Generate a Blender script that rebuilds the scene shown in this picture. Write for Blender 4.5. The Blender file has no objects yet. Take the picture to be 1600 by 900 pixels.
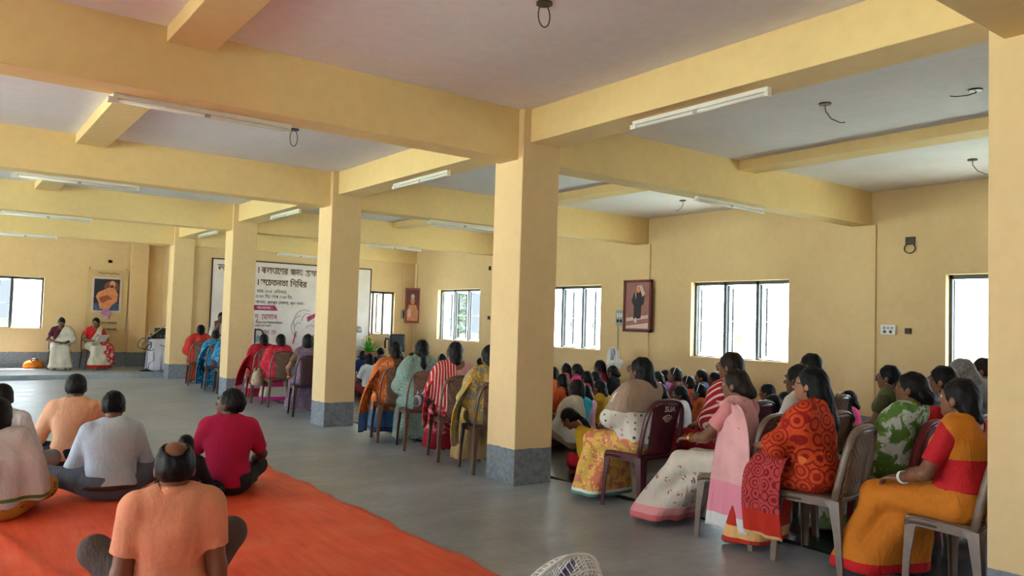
import bpy, bmesh, math, random
import numpy as np
from mathutils import Vector, Matrix

# ------------------------------------------------------------------ camera, world, light, exposure
SC = bpy.context.scene
COL = SC.collection
CAMH = 1.435
YAW, PITCH, ROLL = math.radians(36.6297), math.radians(2.5331), math.radians(1.7291)
_d = Vector((math.sin(YAW)*math.cos(PITCH), math.cos(YAW)*math.cos(PITCH), math.sin(PITCH)))
_r = Vector((math.cos(YAW), -math.sin(YAW), 0)); _u = _r.cross(_d)
_r2 = _r*math.cos(ROLL)+_u*math.sin(ROLL); _u2 = _u*math.cos(ROLL)-_r*math.sin(ROLL)
cam = bpy.data.cameras.new('camera'); cam_o = bpy.data.objects.new('camera', cam); COL.objects.link(cam_o)
cam_o.matrix_world = Matrix(((_r2.x, _u2.x, -_d.x, 0), (_r2.y, _u2.y, -_d.y, 0), (_r2.z, _u2.z, -_d.z, CAMH), (0, 0, 0, 1)))
cam.sensor_width = 36; cam.lens = 1220.35/1600*36; cam.clip_start = .05; cam.clip_end = 300
SC.camera = cam_o
SC.view_settings.view_transform = 'Standard'; SC.view_settings.look = 'None'
SC.view_settings.gamma = 1; SC.view_settings.use_curve_mapping = False
SC.view_settings.exposure = 0.62
SKY_STRENGTH = 9.5
w = bpy.data.worlds.new('overcast_sky'); SC.world = w; w.use_nodes = True
bg = w.node_tree.nodes['Background']; bg.inputs[0].default_value = (.74, .89, 1.0, 1); bg.inputs[1].default_value = SKY_STRENGTH
sun = bpy.data.lights.new('sun', 'SUN'); sun.energy = 55; sun.angle = math.radians(8); sun.color = (1.0, .98, .96)
sun_o = bpy.data.objects.new('sun', sun); COL.objects.link(sun_o); sun_o.rotation_euler = (math.radians(-22), math.radians(6), 0)   # high behind the camera: lights the ground outside
SC.cycles.max_bounces = 10; SC.cycles.diffuse_bounces = 6; SC.cycles.sample_clamp_indirect = 8

# windows of the hall: (axis, plane, a0, a1, z0, z1, into-room normal) ; each gets a sky portal
WZ0, WZ1 = .961, 2.203
WIN = [('x', 10.235, 2.76, 4.62, WZ0, WZ1, -1), ('x', 10.235, 6.86, 8.72, WZ0, WZ1, -1), ('x', 10.235, 10.92, 12.78, WZ0, WZ1, -1),
       ('x', 10.235, 15.0, 16.88, WZ0, WZ1, -1), ('y', 18.05, 8.79, 9.65, 1.03, 2.13, -1), ('y', 20.8, .22, 2.08, .98, 2.14, -1),
       ('y', 20.8, -4.2, -2.34, .98, 2.14, -1), ('x', 10.235, -1.4, .46, WZ0, WZ1, -1),
       # left and back walls, unseen: openings added and sized to light the hall
       ('x', -7.8, 14.4, 17.4, .09, 2.6, 1), ('x', -7.8, 10.3, 13.4, .15, 2.85, 1), ('x', -7.8, 6.1, 9.3, .15, 2.85, 1),
       ('x', -7.8, 2.6, 5.2, .15, 2.85, 1),
       ('y', -4.0, -6.4, -4.6, 0.0, 2.3, 1)]
for (ax, pl, a0, a1, z0, z1, n) in WIN:
    L = bpy.data.lights.new('sky_portal', 'AREA'); L.shape = 'RECTANGLE'; L.size = a1-a0; L.size_y = z1-z0
    L.cycles.is_portal = True
    o = bpy.data.objects.new('sky_portal', L); COL.objects.link(o)
    off = -.12*n
    c = ((a0+a1)/2, (z0+z1)/2)
    if ax == 'x':
        o.location = (pl+off, c[0], c[1]); o.rotation_euler = (math.pi/2, 0, math.pi/2*n*-1)
        z = Vector((n, 0, 0))
    else:
        o.location = (c[0], pl+off, c[1]); z = Vector((0, n, 0))
    zz = -z; yy = Vector((0, 0, 1)); xx = yy.cross(zz)      # an area light shines along its local -Z
    o.rotation_euler = Matrix((xx, yy, zz)).transposed().to_euler()

# ------------------------------------------------------------------ helpers
def lin(c):
    f = lambda v: v/12.92 if v <= .04045 else ((v+.055)/1.055)**2.4
    return tuple(f(v/255) for v in c)+(1.0,)

def link(name, me, parent=None, mat=None):
    o = bpy.data.objects.new(name, me); COL.objects.link(o)
    if parent is not None: o.parent = parent
    if mat is not None:
        me.materials.clear(); me.materials.append(mat)
    return o

def empty(name, loc=(0, 0, 0), rz=0, label=None, cat=None, group=None, scale=1):
    o = bpy.data.objects.new(name, None); COL.objects.link(o); o.location = loc; o.rotation_euler = (0, 0, rz); o.scale = (scale,)*3
    o.empty_display_size = .05
    tag(o, label, cat, group); return o

def tag(o, label=None, cat=None, group=None, kind=None):
    if label: o['label'] = label
    if cat: o['category'] = cat
    if group: o['group'] = group
    if kind: o['kind'] = kind
    return o

class MB:
    """collects simple shapes and links them as one mesh"""
    def __init__(s): s.bm = bmesh.new()
    def box(s, lo, hi, M=None):
        vs = [s.bm.verts.new((lo[0] if i & 1 == 0 else hi[0], lo[1] if i & 2 == 0 else hi[1], lo[2] if i & 4 == 0 else hi[2])) for i in range(8)]
        for f in ((0, 2, 3, 1), (4, 5, 7, 6), (0, 1, 5, 4), (2, 6, 7, 3), (0, 4, 6, 2), (1, 3, 7, 5)): s.bm.faces.new([vs[i] for i in f])
        if M is not None: bmesh.ops.transform(s.bm, matrix=M, verts=vs)
        return s
    def tube(s, pts, r, n=8, cap=True, flat=None):
        """sweep along pts; r number or list; flat=(a,b) makes an elliptic section, a across and b along the bend normal"""
        pts = [Vector(p) for p in pts]; rs = r if isinstance(r, (list, tuple)) else [r]*len(pts)
        rings = []; up = None
        for i, p in enumerate(pts):
            t = (pts[min(i+1, len(pts)-1)]-pts[max(i-1, 0)]).normalized()
            if up is None:
                up = Vector((0, 0, 1)) if abs(t.z) < .9 else Vector((0, 1, 0))
            a = t.cross(up)
            if a.length < 1e-5: a = t.cross(Vector((1, 0, 0)))
            a.normalize(); b = a.cross(t).normalized(); up = b
            fa, fb = flat or (1, 1)
            rings.append([s.bm.verts.new(p+a*math.cos(2*math.pi*k/n)*rs[i]*fa+b*math.sin(2*math.pi*k/n)*rs[i]*fb) for k in range(n)])
        for A, B in zip(rings, rings[1:]):
            for k in range(n): s.bm.faces.new((A[k], A[(k+1) % n], B[(k+1) % n], B[k]))
        if cap:
            s.bm.faces.new(rings[0][::-1]); s.bm.faces.new(rings[-1])
        return s
    def lathe(s, prof, n=24, M=None):
        rings = []; allv = []
        for (r, z) in prof:
            ring = [s.bm.verts.new((max(r, 1e-4)*math.cos(2*math.pi*k/n), max(r, 1e-4)*math.sin(2*math.pi*k/n), z)) for k in range(n)]
            rings.append(ring); allv += ring
        for A, B in zip(rings, rings[1:]):
            for k in range(n): s.bm.faces.new((A[k], A[(k+1) % n], B[(k+1) % n], B[k]))
        s.bm.faces.new(rings[0][::-1]); s.bm.faces.new(rings[-1])
        if M is not None: bmesh.ops.transform(s.bm, matrix=M, verts=allv)
        return s
    def poly(s, pts, th, M=None):
        """prism: 2D outline in XZ, thickness th along +Y"""
        a = [s.bm.verts.new((x, 0, z)) for x, z in pts]; b = [s.bm.verts.new((x, th, z)) for x, z in pts]
        s.bm.faces.new(a); s.bm.faces.new(b[::-1]); n = len(pts)
        for k in range(n): s.bm.faces.new((a[(k+1) % n], a[k], b[k], b[(k+1) % n]))
        if M is not None: bmesh.ops.transform(s.bm, matrix=M, verts=a+b)
        return s
    def build(s, name, mat, parent=None, smooth=False, bevel=0):
        if bevel: bmesh.ops.bevel(s.bm, geom=[e for e in s.bm.edges], offset=bevel, segments=2, affect='EDGES', profile=.5, clamp_overlap=True)
        bmesh.ops.recalc_face_normals(s.bm, faces=s.bm.faces)
        me = bpy.data.meshes.new(name); s.bm.to_mesh(me); s.bm.free()
        if smooth: me.shade_smooth()
        return link(name, me, parent, mat)

def struct(o):
    o['kind'] = 'structure'; return o

# ------------------------------------------------------------------ materials
def new_mat(name):
    m = bpy.data.materials.new(name); m.use_nodes = True
    nt = m.node_tree; return m, nt, nt.nodes['Principled BSDF']

def ramp(nt, fac, stops, interp='LINEAR'):
    r = nt.nodes.new('ShaderNodeValToRGB'); r.color_ramp.interpolation = interp
    el = r.color_ramp.elements
    while len(el) < len(stops): el.new(.5)
    for e, (p, c) in zip(el, stops): e.position = p; e.color = c
    nt.links.new(fac, r.inputs[0]); return r.outputs[0]

def mixc(nt, fac, a, b, typ='MIX'):
    m = nt.nodes.new('ShaderNodeMix'); m.data_type = 'RGBA'; m.blend_type = typ
    for sock, v in ((m.inputs[0], fac), (m.inputs[6], a), (m.inputs[7], b)):
        if hasattr(v, 'links'): nt.links.new(v, sock)
        else: sock.default_value = v
    return m.outputs[2]

def mathn(nt, op, a, b=0.0, c=None):
    m = nt.nodes.new('ShaderNodeMath'); m.operation = op
    for sock, v in zip(m.inputs, (a, b, c)):
        if v is None: continue
        if hasattr(v, 'links'): nt.links.new(v, sock)
        else: sock.default_value = v
    return m.outputs[0]

def tex(nt, kind, coord, scale, **kw):
    t = nt.nodes.new('ShaderNodeTex'+kind); nt.links.new(coord, t.inputs['Vector'])
    if 'Scale' in t.inputs: t.inputs['Scale'].default_value = scale
    for k, v in kw.items():
        if hasattr(t, k): setattr(t, k, v)
        else: t.inputs[k.replace('_', ' ')].default_value = v
    return t

def coords(nt, which='Object', scale=None):
    c = nt.nodes.new('ShaderNodeTexCoord').outputs[which]
    if scale:
        mp = nt.nodes.new('ShaderNodeMapping'); mp.inputs['Scale'].default_value = scale
        nt.links.new(c, mp.inputs[0]); c = mp.outputs[0]
    return c

def bump(nt, bsdf, h, strength=.2, dist=.01):
    b = nt.nodes.new('ShaderNodeBump'); b.inputs['Strength'].default_value = strength; b.inputs['Distance'].default_value = dist
    nt.links.new(h, b.inputs['Height']); nt.links.new(b.outputs[0], bsdf.inputs['Normal'])

MATS = {}
def plain(name, rgb, rough=.6, var=.12, scale=6, bmp=0, bscale=60, metal=0, spec=.5):
    """one paint, cloth or plastic with a little mottling of its own"""
    if name in MATS: return MATS[name]
    m, nt, b = new_mat(name); co = coords(nt)
    c = lin(rgb); n = tex(nt, 'Noise', co, scale, Detail=4.0)
    nt.links.new(ramp(nt, n.outputs[0], [(.3, tuple(v*(1-var) for v in c[:3])+(1,)), (.7, tuple(min(1, v*(1+var)) for v in c[:3])+(1,))]), b.inputs['Base Color'])
    b.inputs['Roughness'].default_value = rough; b.inputs['Metallic'].default_value = metal; b.inputs['Specular IOR Level'].default_value = spec
    if bmp: bump(nt, b, tex(nt, 'Noise', co, bscale, Detail=3.0).outputs[0], bmp)
    MATS[name] = m; return m

def paint_wall(name, rgb, dado=None, dado_rgb=(120, 126, 134), rough=.75):
    """yellow distemper with brush mottling; a grey painted dado up to the height dado"""
    m, nt, b = new_mat(name)
    co = nt.nodes.new('ShaderNodeNewGeometry').outputs['Position']
    c = lin(rgb)
    n1 = tex(nt, 'Noise', co, 1.3, Detail=5.0); n2 = tex(nt, 'Noise', co, 11, Detail=6.0)
    f = mathn(nt, 'ADD', mathn(nt, 'MULTIPLY', n1.outputs[0], .6), mathn(nt, 'MULTIPLY', n2.outputs[0], .4))
    col = ramp(nt, f, [(.3, tuple(v*.92 for v in c[:3])+(1,)), (.7, tuple(min(1, v*1.06) for v in c[:3])+(1,))])
    # scattered small stains
    st = tex(nt, 'Noise', co, 4.2, Detail=8.0, Roughness=.7)
    col = mixc(nt, ramp(nt, st.outputs[0], [(.70, (0, 0, 0, 1)), (.8, (.35, .35, .35, 1))]), col, tuple(v*.55 for v in c[:3])+(1,))
    if dado:
        sep = nt.nodes.new('ShaderNodeSeparateXYZ'); nt.links.new(co, sep.inputs[0])
        edge = mathn(nt, 'ADD', sep.outputs[2], mathn(nt, 'MULTIPLY', tex(nt, 'Noise', co, 9, Detail=3.0).outputs[0], .03))
        k = mathn(nt, 'LESS_THAN', edge, dado+.015)
        g = lin(dado_rgb); gn = tex(nt, 'Noise', co, 24, Detail=6.0)
        grey = ramp(nt, gn.outputs[0], [(.3, tuple(v*.72 for v in g[:3])+(1,)), (.72, tuple(v*1.25 for v in g[:3])+(1,))])
        col = mixc(nt, k, col, grey)
    nt.links.new(col, b.inputs['Base Color']); b.inputs['Roughness'].default_value = rough; b.inputs['Specular IOR Level'].default_value = .3
    bump(nt, b, n2.outputs[0], .12, .01)
    return m

M_WALL = paint_wall('yellow_distemper', (216, 187, 142), .317)
M_ALCOVE = paint_wall('yellow_distemper_stage', (216, 187, 142), .44)
M_BEAM = paint_wall('yellow_distemper_beam', (225, 197, 142))
M_CEIL = paint_wall('ceiling_whitewash', (234, 234, 240), rough=.85)

def floor_mat():
    m, nt, b = new_mat('cement_floor'); co = nt.nodes.new('ShaderNodeNewGeometry').outputs['Position']
    n1 = tex(nt, 'Noise', co, .8, Detail=5.0, Roughness=.55)
    mp = nt.nodes.new('ShaderNodeMapping'); mp.inputs['Scale'].default_value = (1.0, 2.4, 1); mp.inputs['Rotation'].default_value = (0, 0, .6); nt.links.new(co, mp.inputs[0])
    n2 = tex(nt, 'Noise', mp.outputs[0], 1.3, Detail=6.0, Distortion=.4); n3 = tex(nt, 'Noise', co, 14, Detail=5.0)
    f = mathn(nt, 'ADD', mathn(nt, 'ADD', mathn(nt, 'MULTIPLY', n1.outputs[0], .35), mathn(nt, 'MULTIPLY', n2.outputs[0], .45)), mathn(nt, 'MULTIPLY', n3.outputs[0], .2))
    nt.links.new(ramp(nt, f, [(.34, lin((118, 126, 134))), (.5, lin((144, 153, 162))), (.66, lin((172, 181, 190)))]), b.inputs['Base Color'])
    nt.links.new(ramp(nt, n2.outputs[0], [(.3, (.34, .34, .34, 1)), (.7, (.48, .48, .48, 1))]), b.inputs['Roughness'])
    bump(nt, b, n3.outputs[0], .06, .01)
    return m
M_FLOOR = floor_mat()
M_STEEL = plain('window_steel', (58, 62, 70), .5, .2)
M_WOODF = plain('brown_wood', (88, 40, 30), .45, .25, 14)
M_WHITE = plain('white_plastic', (226, 226, 222), .4, .04)
M_GREYP = plain('grey_plastic', (150, 155, 160), .45, .06)
M_BLACK = plain('black_plastic', (22, 22, 24), .5, .1)
M_BROWNS = plain('brown_socket', (52, 30, 24), .5, .2)
M_WIRE = plain('cable_sheath', (60, 55, 50), .6, .2)
def glass_mat():
    m, nt, b = new_mat('window_glass'); nt.nodes.remove(b)
    out = nt.nodes['Material Output']; t = nt.nodes.new('ShaderNodeBsdfTransparent'); g = nt.nodes.new('ShaderNodeBsdfGlossy'); g.inputs['Roughness'].default_value = .03
    t.inputs[0].default_value = (.93, .95, .94, 1)
    fr = nt.nodes.new('ShaderNodeFresnel'); fr.inputs[0].default_value = 1.45; mx = nt.nodes.new('ShaderNodeMixShader')
    nt.links.new(fr.outputs[0], mx.inputs[0]); nt.links.new(t.outputs[0], mx.inputs[1]); nt.links.new(g.outputs[0], mx.inputs[2]); nt.links.new(mx.outputs[0], out.inputs[0])
    return m
M_GLASS = glass_mat()

# ------------------------------------------------------------------ the hall
X0, XR, YB0, YF, YS = -7.8, 10.235, -4.0, 18.05, 20.8
H, HX, HR, HS = 3.362, 2.905, 3.06, 3.255
XC, W = 4.181, .425
COLY = [-2.87, 1.265, 5.517, 9.649, 13.835, 17.92]
XL = -1.92
struct(MB().box((X0-.3, YB0-.3, -.15), (XR+.3, YS+.3, 0)).build('floor', M_FLOOR))
struct(MB().box((X0-.3, YB0-.3, H), (XR+.3, YS+.3, H+.15)).build('ceiling', M_CEIL))
struct(MB().box((X0, 18.345, 0.0), (4.25, YS, .09)).build('floor_stage', M_FLOOR))

def wall(name, ax, pl, n, a0, a1, mat, th=.22, zlo=0):
    """a wall slab with its window openings cut out; room side at pl, room towards n"""
    ops = sorted([(q[2], q[3], q[4], q[5]) for q in WIN if q[0] == ax and abs(q[1]-pl) < 1e-6])
    mb = MB(); lo, hi = (pl, pl-n*th) if n < 0 else (pl-th, pl)
    def bx(p0, p1, z0, z1):
        if p1-p0 < 1e-4 or z1-z0 < 1e-4: return
        if ax == 'x': mb.box((lo, p0, z0), (hi, p1, z1))
        else: mb.box((p0, lo, z0), (p1, hi, z1))
    c = a0
    for (p0, p1, z0, z1) in ops:
        bx(c, p0, zlo, H); bx(p0, p1, zlo, z0); bx(p0, p1, z1, H); c = p1
    bx(c, a1, zlo, H)
    return struct(mb.build(name, mat))
wall('wall_right', 'x', XR, -1, YB0-.2, YS+.2, M_WALL)
wall('wall_far', 'y', YF, -1, XC+W, XR, M_WALL, .2)
wall('wall_stage', 'y', YS, -1, X0-.2, 4.80, M_ALCOVE)
struct(MB().box((4.62, YF+.2, 0), (4.80, YS, H)).build('wall_stage_side', M_ALCOVE))
wall('wall_left', 'x', X0, 1, YB0-.2, YS+.2, M_WALL)
wall('wall_back', 'y', YB0, 1, X0, XR, M_WALL)

for xc in (XC, XL):
    for y in COLY:
        struct(MB().box((xc, y, 0), (xc+W, y+W, H)).build('column', M_WALL, bevel=.008))
for y in COLY:
    struct(MB().box((X0, y+.073, HX), (XR, y+.355, H+.01)).build('cross_beam', M_BEAM, bevel=.006))
for xc in (XC, XL):
    for ya, yb in zip([YB0]+[y+.355 for y in COLY], [y+.073 for y in COLY]+[YS]):
        if yb-ya < .1: continue
        struct(MB().box((xc+.082, ya-.0, HR), (xc+W-.005, yb, H+.01)).build('row_beam', M_BEAM, bevel=.006))
for xs in (1.19, 7.34, -5.0):
    for ya, yb in zip([YB0]+[y+.355 for y in COLY], [y+.073 for y in COLY]+[YS]):
        if yb-ya < .1 or (xs > 5 and ya > 18): continue
        struct(MB().box((xs, ya, HS), (xs+.31, yb, H+.01)).build('secondary_beam', M_BEAM, bevel=.006))
for y in COLY:      # wall pilasters
    struct(MB().box((XR-.035, y, 0), (XR+.02, y+W, HX)).build('pilaster', M_WALL, bevel=.006))
struct(MB().box((3.86, YS-.17, .09), (4.24, YS+.02, HX+.2)).build('pilaster', M_ALCOVE, bevel=.006))
struct(MB().box((10.235-.36, YF-.03, 0), (10.235, YF+.02, HX)).build('pilaster', M_WALL, bevel=.006))

# windows: steel frame, two mullions and three casements swung outward
def window(idx, ax, pl, a0, a1, z0, z1, n):
    root = struct(empty('window_%d' % idx))
    if ax == 'x': root.location = (pl, (a0+a1)/2, z0); root.rotation_euler = (0, 0, math.pi/2 if n < 0 else -math.pi/2)
    else: root.location = ((a0+a1)/2, pl, z0); root.rotation_euler = (0, 0, math.pi if n < 0 else 0)
    # local: +Y looks into the room, X along the wall, outside is -Y
    hw, ht = (a1-a0)/2, z1-z0; d = -.13; f = .035
    mb = MB(); mb.box((-hw, d-.02, ht-.055), (hw, d+.03, ht)); mb.box((-hw, d-.02, 0), (-hw+f, d+.03, ht)); mb.box((hw-f, d-.02, 0), (hw, d+.03, ht)); mb.box((-hw, d-.02, 0), (hw, d+.03, .02))
    mb.build('frame', M_STEEL, root)
    nl = 3
    for k in range(1, nl):
        x = -hw+2*hw*k/nl
        MB().box((x-.026, d-.02, 0), (x+.026, d+.03, ht)).build('mullion', M_STEEL, root)
    for k in range(nl):
        xa = -hw+2*hw*(k+1)/nl-.03; wl = 2*hw/nl-.06
        s = empty('sash', (xa, d-.02, .03)); s.parent = root
        s.rotation_euler = (0, 0, math.pi+math.radians(116+4*((k*7+idx*3) % 3)))
        mb = MB(); t = .016; hh = ht-.09
        for b in (((0, -t, 0), (.03, t, hh)), ((wl-.03, -t, 0), (wl, t, hh)), ((0, -t, 0), (wl, t, .03)), ((0, -t, hh-.03), (wl, t, hh)), ((0, -t/2, hh*.5-.008), (wl, t/2, hh*.5+.008))): mb.box(*b)
        fr = mb.build('sash_frame', M_STEEL, s)
        MB().box((.03, -.002, .03), (wl-.03, .002, hh-.03)).build('pane', M_GLASS, s)
        MB().tube([(wl-.02, -.02, hh*.42), (wl-.02, -.05, hh*.42), (wl-.02, -.05, hh*.42-.09)], .006, 6).build('handle', M_STEEL, s)
    MB().box((-hw, -.1, -.02), (hw, .012, .004)).build('sill', M_WALL, root)
for i, q in enumerate(WIN):
    if q[4] > .9: window(i+1, *q)

# ground and greenery outside the windows
struct(MB().box((-120, -120, -.6), (120, 140, -.4)).build('ground_outside', plain('pale_ground', (192, 201, 182), .9, .1, .4)))
# ------------------------------------------------------------------ people: signed-distance bodies and garments, meshed with surface nets
V3 = lambda *a: np.array(a, np.float32)
class Field:
    def __init__(s, lo, hi, dx):
        s.lo = np.array(lo, np.float32)-2*dx; s.dx = dx
        s.n = np.maximum(np.ceil((np.array(hi)+2*dx-s.lo)/dx).astype(int)+1, 4)
        s.a = np.full(s.n, .5, np.float32)
        s.ax = [s.lo[i]+dx*np.arange(s.n[i], dtype=np.float32) for i in range(3)]
    def sub(s, lo, hi):
        i0 = np.clip(np.floor((lo-s.lo)/s.dx).astype(int), 0, s.n); i1 = np.clip(np.ceil((hi-s.lo)/s.dx).astype(int)+1, 0, s.n)
        if np.any(i1-i0 < 1): return None
        sl = tuple(slice(a, b) for a, b in zip(i0, i1))
        return sl, s.ax[0][sl[0]][:, None, None], s.ax[1][sl[1]][None, :, None], s.ax[2][sl[2]][None, None, :]
    def put(s, p, inf=0.0, kmin=0.0):
        k = max(p['k'], kmin); pad = k+inf+2.5*s.dx
        if p['t'] == 'cap':
            a, b, ra, rb = p['a'], p['b'], p['ra'], p['rb']; R = max(ra, rb)+pad
            q = s.sub(np.minimum(a, b)-R, np.maximum(a, b)+R)
            if q is None: return
            sl, X, Y, Z = q; ab = b-a; L2 = float(ab@ab)+1e-9
            px, py, pz = X-a[0], Y-a[1], Z-a[2]
            t = np.clip((px*ab[0]+py*ab[1]+pz*ab[2])/L2, 0, 1)
            d = np.sqrt((px-t*ab[0])**2+(py-t*ab[1])**2+(pz-t*ab[2])**2)-(ra+(rb-ra)*t)-inf
            if p.get('flat'):
                L = math.sqrt(L2); d = np.maximum(d, ((X-b[0])*ab[0]+(Y-b[1])*ab[1]+(Z-b[2])*ab[2])/L)
        else:
            c, r = p['c'], p['r']+inf; R = float(r.max())+pad
            q = s.sub(c-R, c+R)
            if q is None: return
            sl, X, Y, Z = q; px, py, pz = X-c[0], Y-c[1], Z-c[2]
            M = p.get('M')
            if M is not None: px, py, pz = (M[0, i]*px+M[1, i]*py+M[2, i]*pz for i in range(3))
            k0 = np.sqrt((px/r[0])**2+(py/r[1])**2+(pz/r[2])**2); k1 = np.sqrt((px/r[0]**2)**2+(py/r[1]**2)**2+(pz/r[2]**2)**2)+1e-6
            d = k0*(k0-1)/k1
        A = s.a[sl]
        if k > 1e-6:
            h = np.maximum(k-np.abs(A-d), 0)/k; s.a[sl] = np.minimum(A, d)-h*h*k*.25
        else: s.a[sl] = np.minimum(A, d)
    def cut(s, fn):
        """keep where fn(X,Y,Z) < 0"""
        s.a = np.maximum(s.a, fn(s.ax[0][:, None, None], s.ax[1][None, :, None], s.ax[2][None, None, :]).astype(np.float32))
    def mesh(s):
        a = s.a; S = a < 0; n = np.array(a.shape)
        c = np.zeros(n-1, np.int8)
        for i in (0, 1):
            for j in (0, 1):
                for k in (0, 1): c += S[i:n[0]-1+i, j:n[1]-1+j, k:n[2]-1+k]
        act = (c > 0) & (c < 8); I = np.argwhere(act)
        idx = np.full(act.shape, -1, np.int32); idx[act] = np.arange(len(I))
        acc = np.zeros((len(I), 3), np.float32); cnt = np.zeros(len(I), np.float32)
        for ax in range(3):
            o = [i for i in range(3) if i != ax]
            for u in (0, 1):
                for v in (0, 1):
                    off = np.zeros(3, int); off[o[0]] = u; off[o[1]] = v
                    P = I+off; Q = P.copy(); Q[:, ax] += 1
                    va = a[P[:, 0], P[:, 1], P[:, 2]]; vb = a[Q[:, 0], Q[:, 1], Q[:, 2]]
                    m = (va < 0) != (vb < 0); t = va[m]/(va[m]-vb[m])
                    pos = np.tile(off.astype(np.float32), (int(m.sum()), 1)); pos[:, ax] += t
                    acc[m] += pos; cnt[m] += 1
        V = s.lo+s.dx*(I+acc/np.maximum(cnt, 1)[:, None])
        F = []
        for ax in range(3):
            o = [(ax+1) % 3, (ax+2) % 3]
            s0 = [slice(1, n[i]-1) for i in range(3)]; s1 = list(s0); s0[ax] = slice(0, n[ax]-1); s1[ax] = slice(1, n[ax])
            A, B = S[tuple(s0)], S[tuple(s1)]; E = np.argwhere(A != B)
            if not len(E): continue
            inside = A[E[:, 0], E[:, 1], E[:, 2]]
            base = E.copy(); base[:, o[0]] += 1; base[:, o[1]] += 1
            def at(du, dv):
                q = base.copy(); q[:, o[0]] -= du; q[:, o[1]] -= dv
                return idx[q[:, 0], q[:, 1], q[:, 2]]
            f = np.stack([at(1, 1), at(0, 1), at(0, 0), at(1, 0)], 1)
            f[~inside] = f[~inside][:, ::-1]; F.append(f)
        F = np.concatenate(F) if F else np.zeros((0, 4), int)
        F = F[(F >= 0).all(1)]
        return V.astype(np.float32), F.astype(np.int32)

def vnormals(V, F):
    N = np.zeros_like(V); d = np.cross(V[F[:, 2]]-V[F[:, 0]], V[F[:, 3]]-V[F[:, 1]])
    for k in range(4): np.add.at(N, F[:, k], d)
    return N/np.maximum(np.linalg.norm(N, axis=1, keepdims=True), 1e-9)

def relax(V, F, it=1, lam=.5):
    for _ in range(it):
        acc = np.zeros_like(V); cnt = np.zeros(len(V), np.float32)
        for a, b in ((0, 1), (1, 2), (2, 3), (3, 0)):
            np.add.at(acc, F[:, a], V[F[:, b]]); np.add.at(acc, F[:, b], V[F[:, a]])
            np.add.at(cnt, F[:, a], 1); np.add.at(cnt, F[:, b], 1)
        V = V+(acc/np.maximum(cnt, 1)[:, None]-V)*lam
    return V

def mesh_obj(name, V, F, mat, parent, mats=None, fmat=None):
    me = bpy.data.meshes.new(name); nf = len(F)
    me.vertices.add(len(V)); me.vertices.foreach_set('co', V.ravel().astype(np.float32))
    me.loops.add(nf*4); me.loops.foreach_set('vertex_index', F.ravel())
    me.polygons.add(nf); me.polygons.foreach_set('loop_start', np.arange(0, nf*4, 4, dtype=np.int32))
    me.update(calc_edges=True); me.shade_smooth()
    o = link(name, me, parent)
    for m in (mats or [mat]): me.materials.append(m)
    if fmat is not None: me.polygons.foreach_set('material_index', fmat.astype(np.int32))
    return o

def cap(a, b, ra, rb, tg, k=.03, flat=False): return dict(t='cap', a=V3(*a), b=V3(*b), ra=ra, rb=rb, g=tg, k=k, flat=flat)
def ell(c, r, tg, k=.03, M=None): return dict(t='ell', c=V3(*c), r=V3(*r), g=tg, k=k, M=M)

def rot3(yaw, pitch, roll=0):
    """yaw turns to the person's left (counter-clockwise), pitch nods down"""
    y, p, r = (math.radians(v) for v in (yaw, pitch, roll))
    Rz = np.array([[math.cos(y), -math.sin(y), 0], [math.sin(y), math.cos(y), 0], [0, 0, 1]])
    Rx = np.array([[1, 0, 0], [0, math.cos(p), math.sin(p)], [0, -math.sin(p), math.cos(p)]])
    Ry = np.array([[math.cos(r), 0, math.sin(r)], [0, 1, 0], [-math.sin(r), 0, math.cos(r)]])
    return (Rz @ Rx @ Ry).astype(np.float32)

def hand_prims(w, d, n, side, tg, curl=25, s=1.0):
    w = V3(*w); d = d/np.linalg.norm(d); n = n-d*(n@d); n = n/(np.linalg.norm(n)+1e-9); ac = np.cross(d, n)*side
    out = [cap(w+ac*x*.6, w+d*.078*s+ac*x, .016*s, .0125*s, tg, .012) for x in (-.026*s, -.009*s, .009*s, .026*s)]
    for i, L in enumerate((.86, 1.0, .95, .72)):
        p = w+d*.08*s+ac*(i-1.5)*.0195*s; dd = d+ac*(i-1.5)*.05
        for j, l in enumerate((.040, .027, .022)):
            ang = math.radians(curl*(j+.6)); v = dd*math.cos(ang)-n*math.sin(ang); v = v/np.linalg.norm(v)
            q = p+v*l*L*s; out.append(cap(p, q, (.0090-.0007*j)*s, (.0083-.0007*j)*s, tg, .002)); p = q
    p = w+d*.022*s-ac*.026*s; v = d*.75-ac*.62-n*.25; q = p+v*.042*s; out.append(cap(p, q, .013*s, .0105*s, tg, .008))
    v2 = d*.95-ac*.2-n*.3; out.append(cap(q, q+v2*.03*s, .0105*s, .0085*s, tg, .002))
    return out

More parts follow.
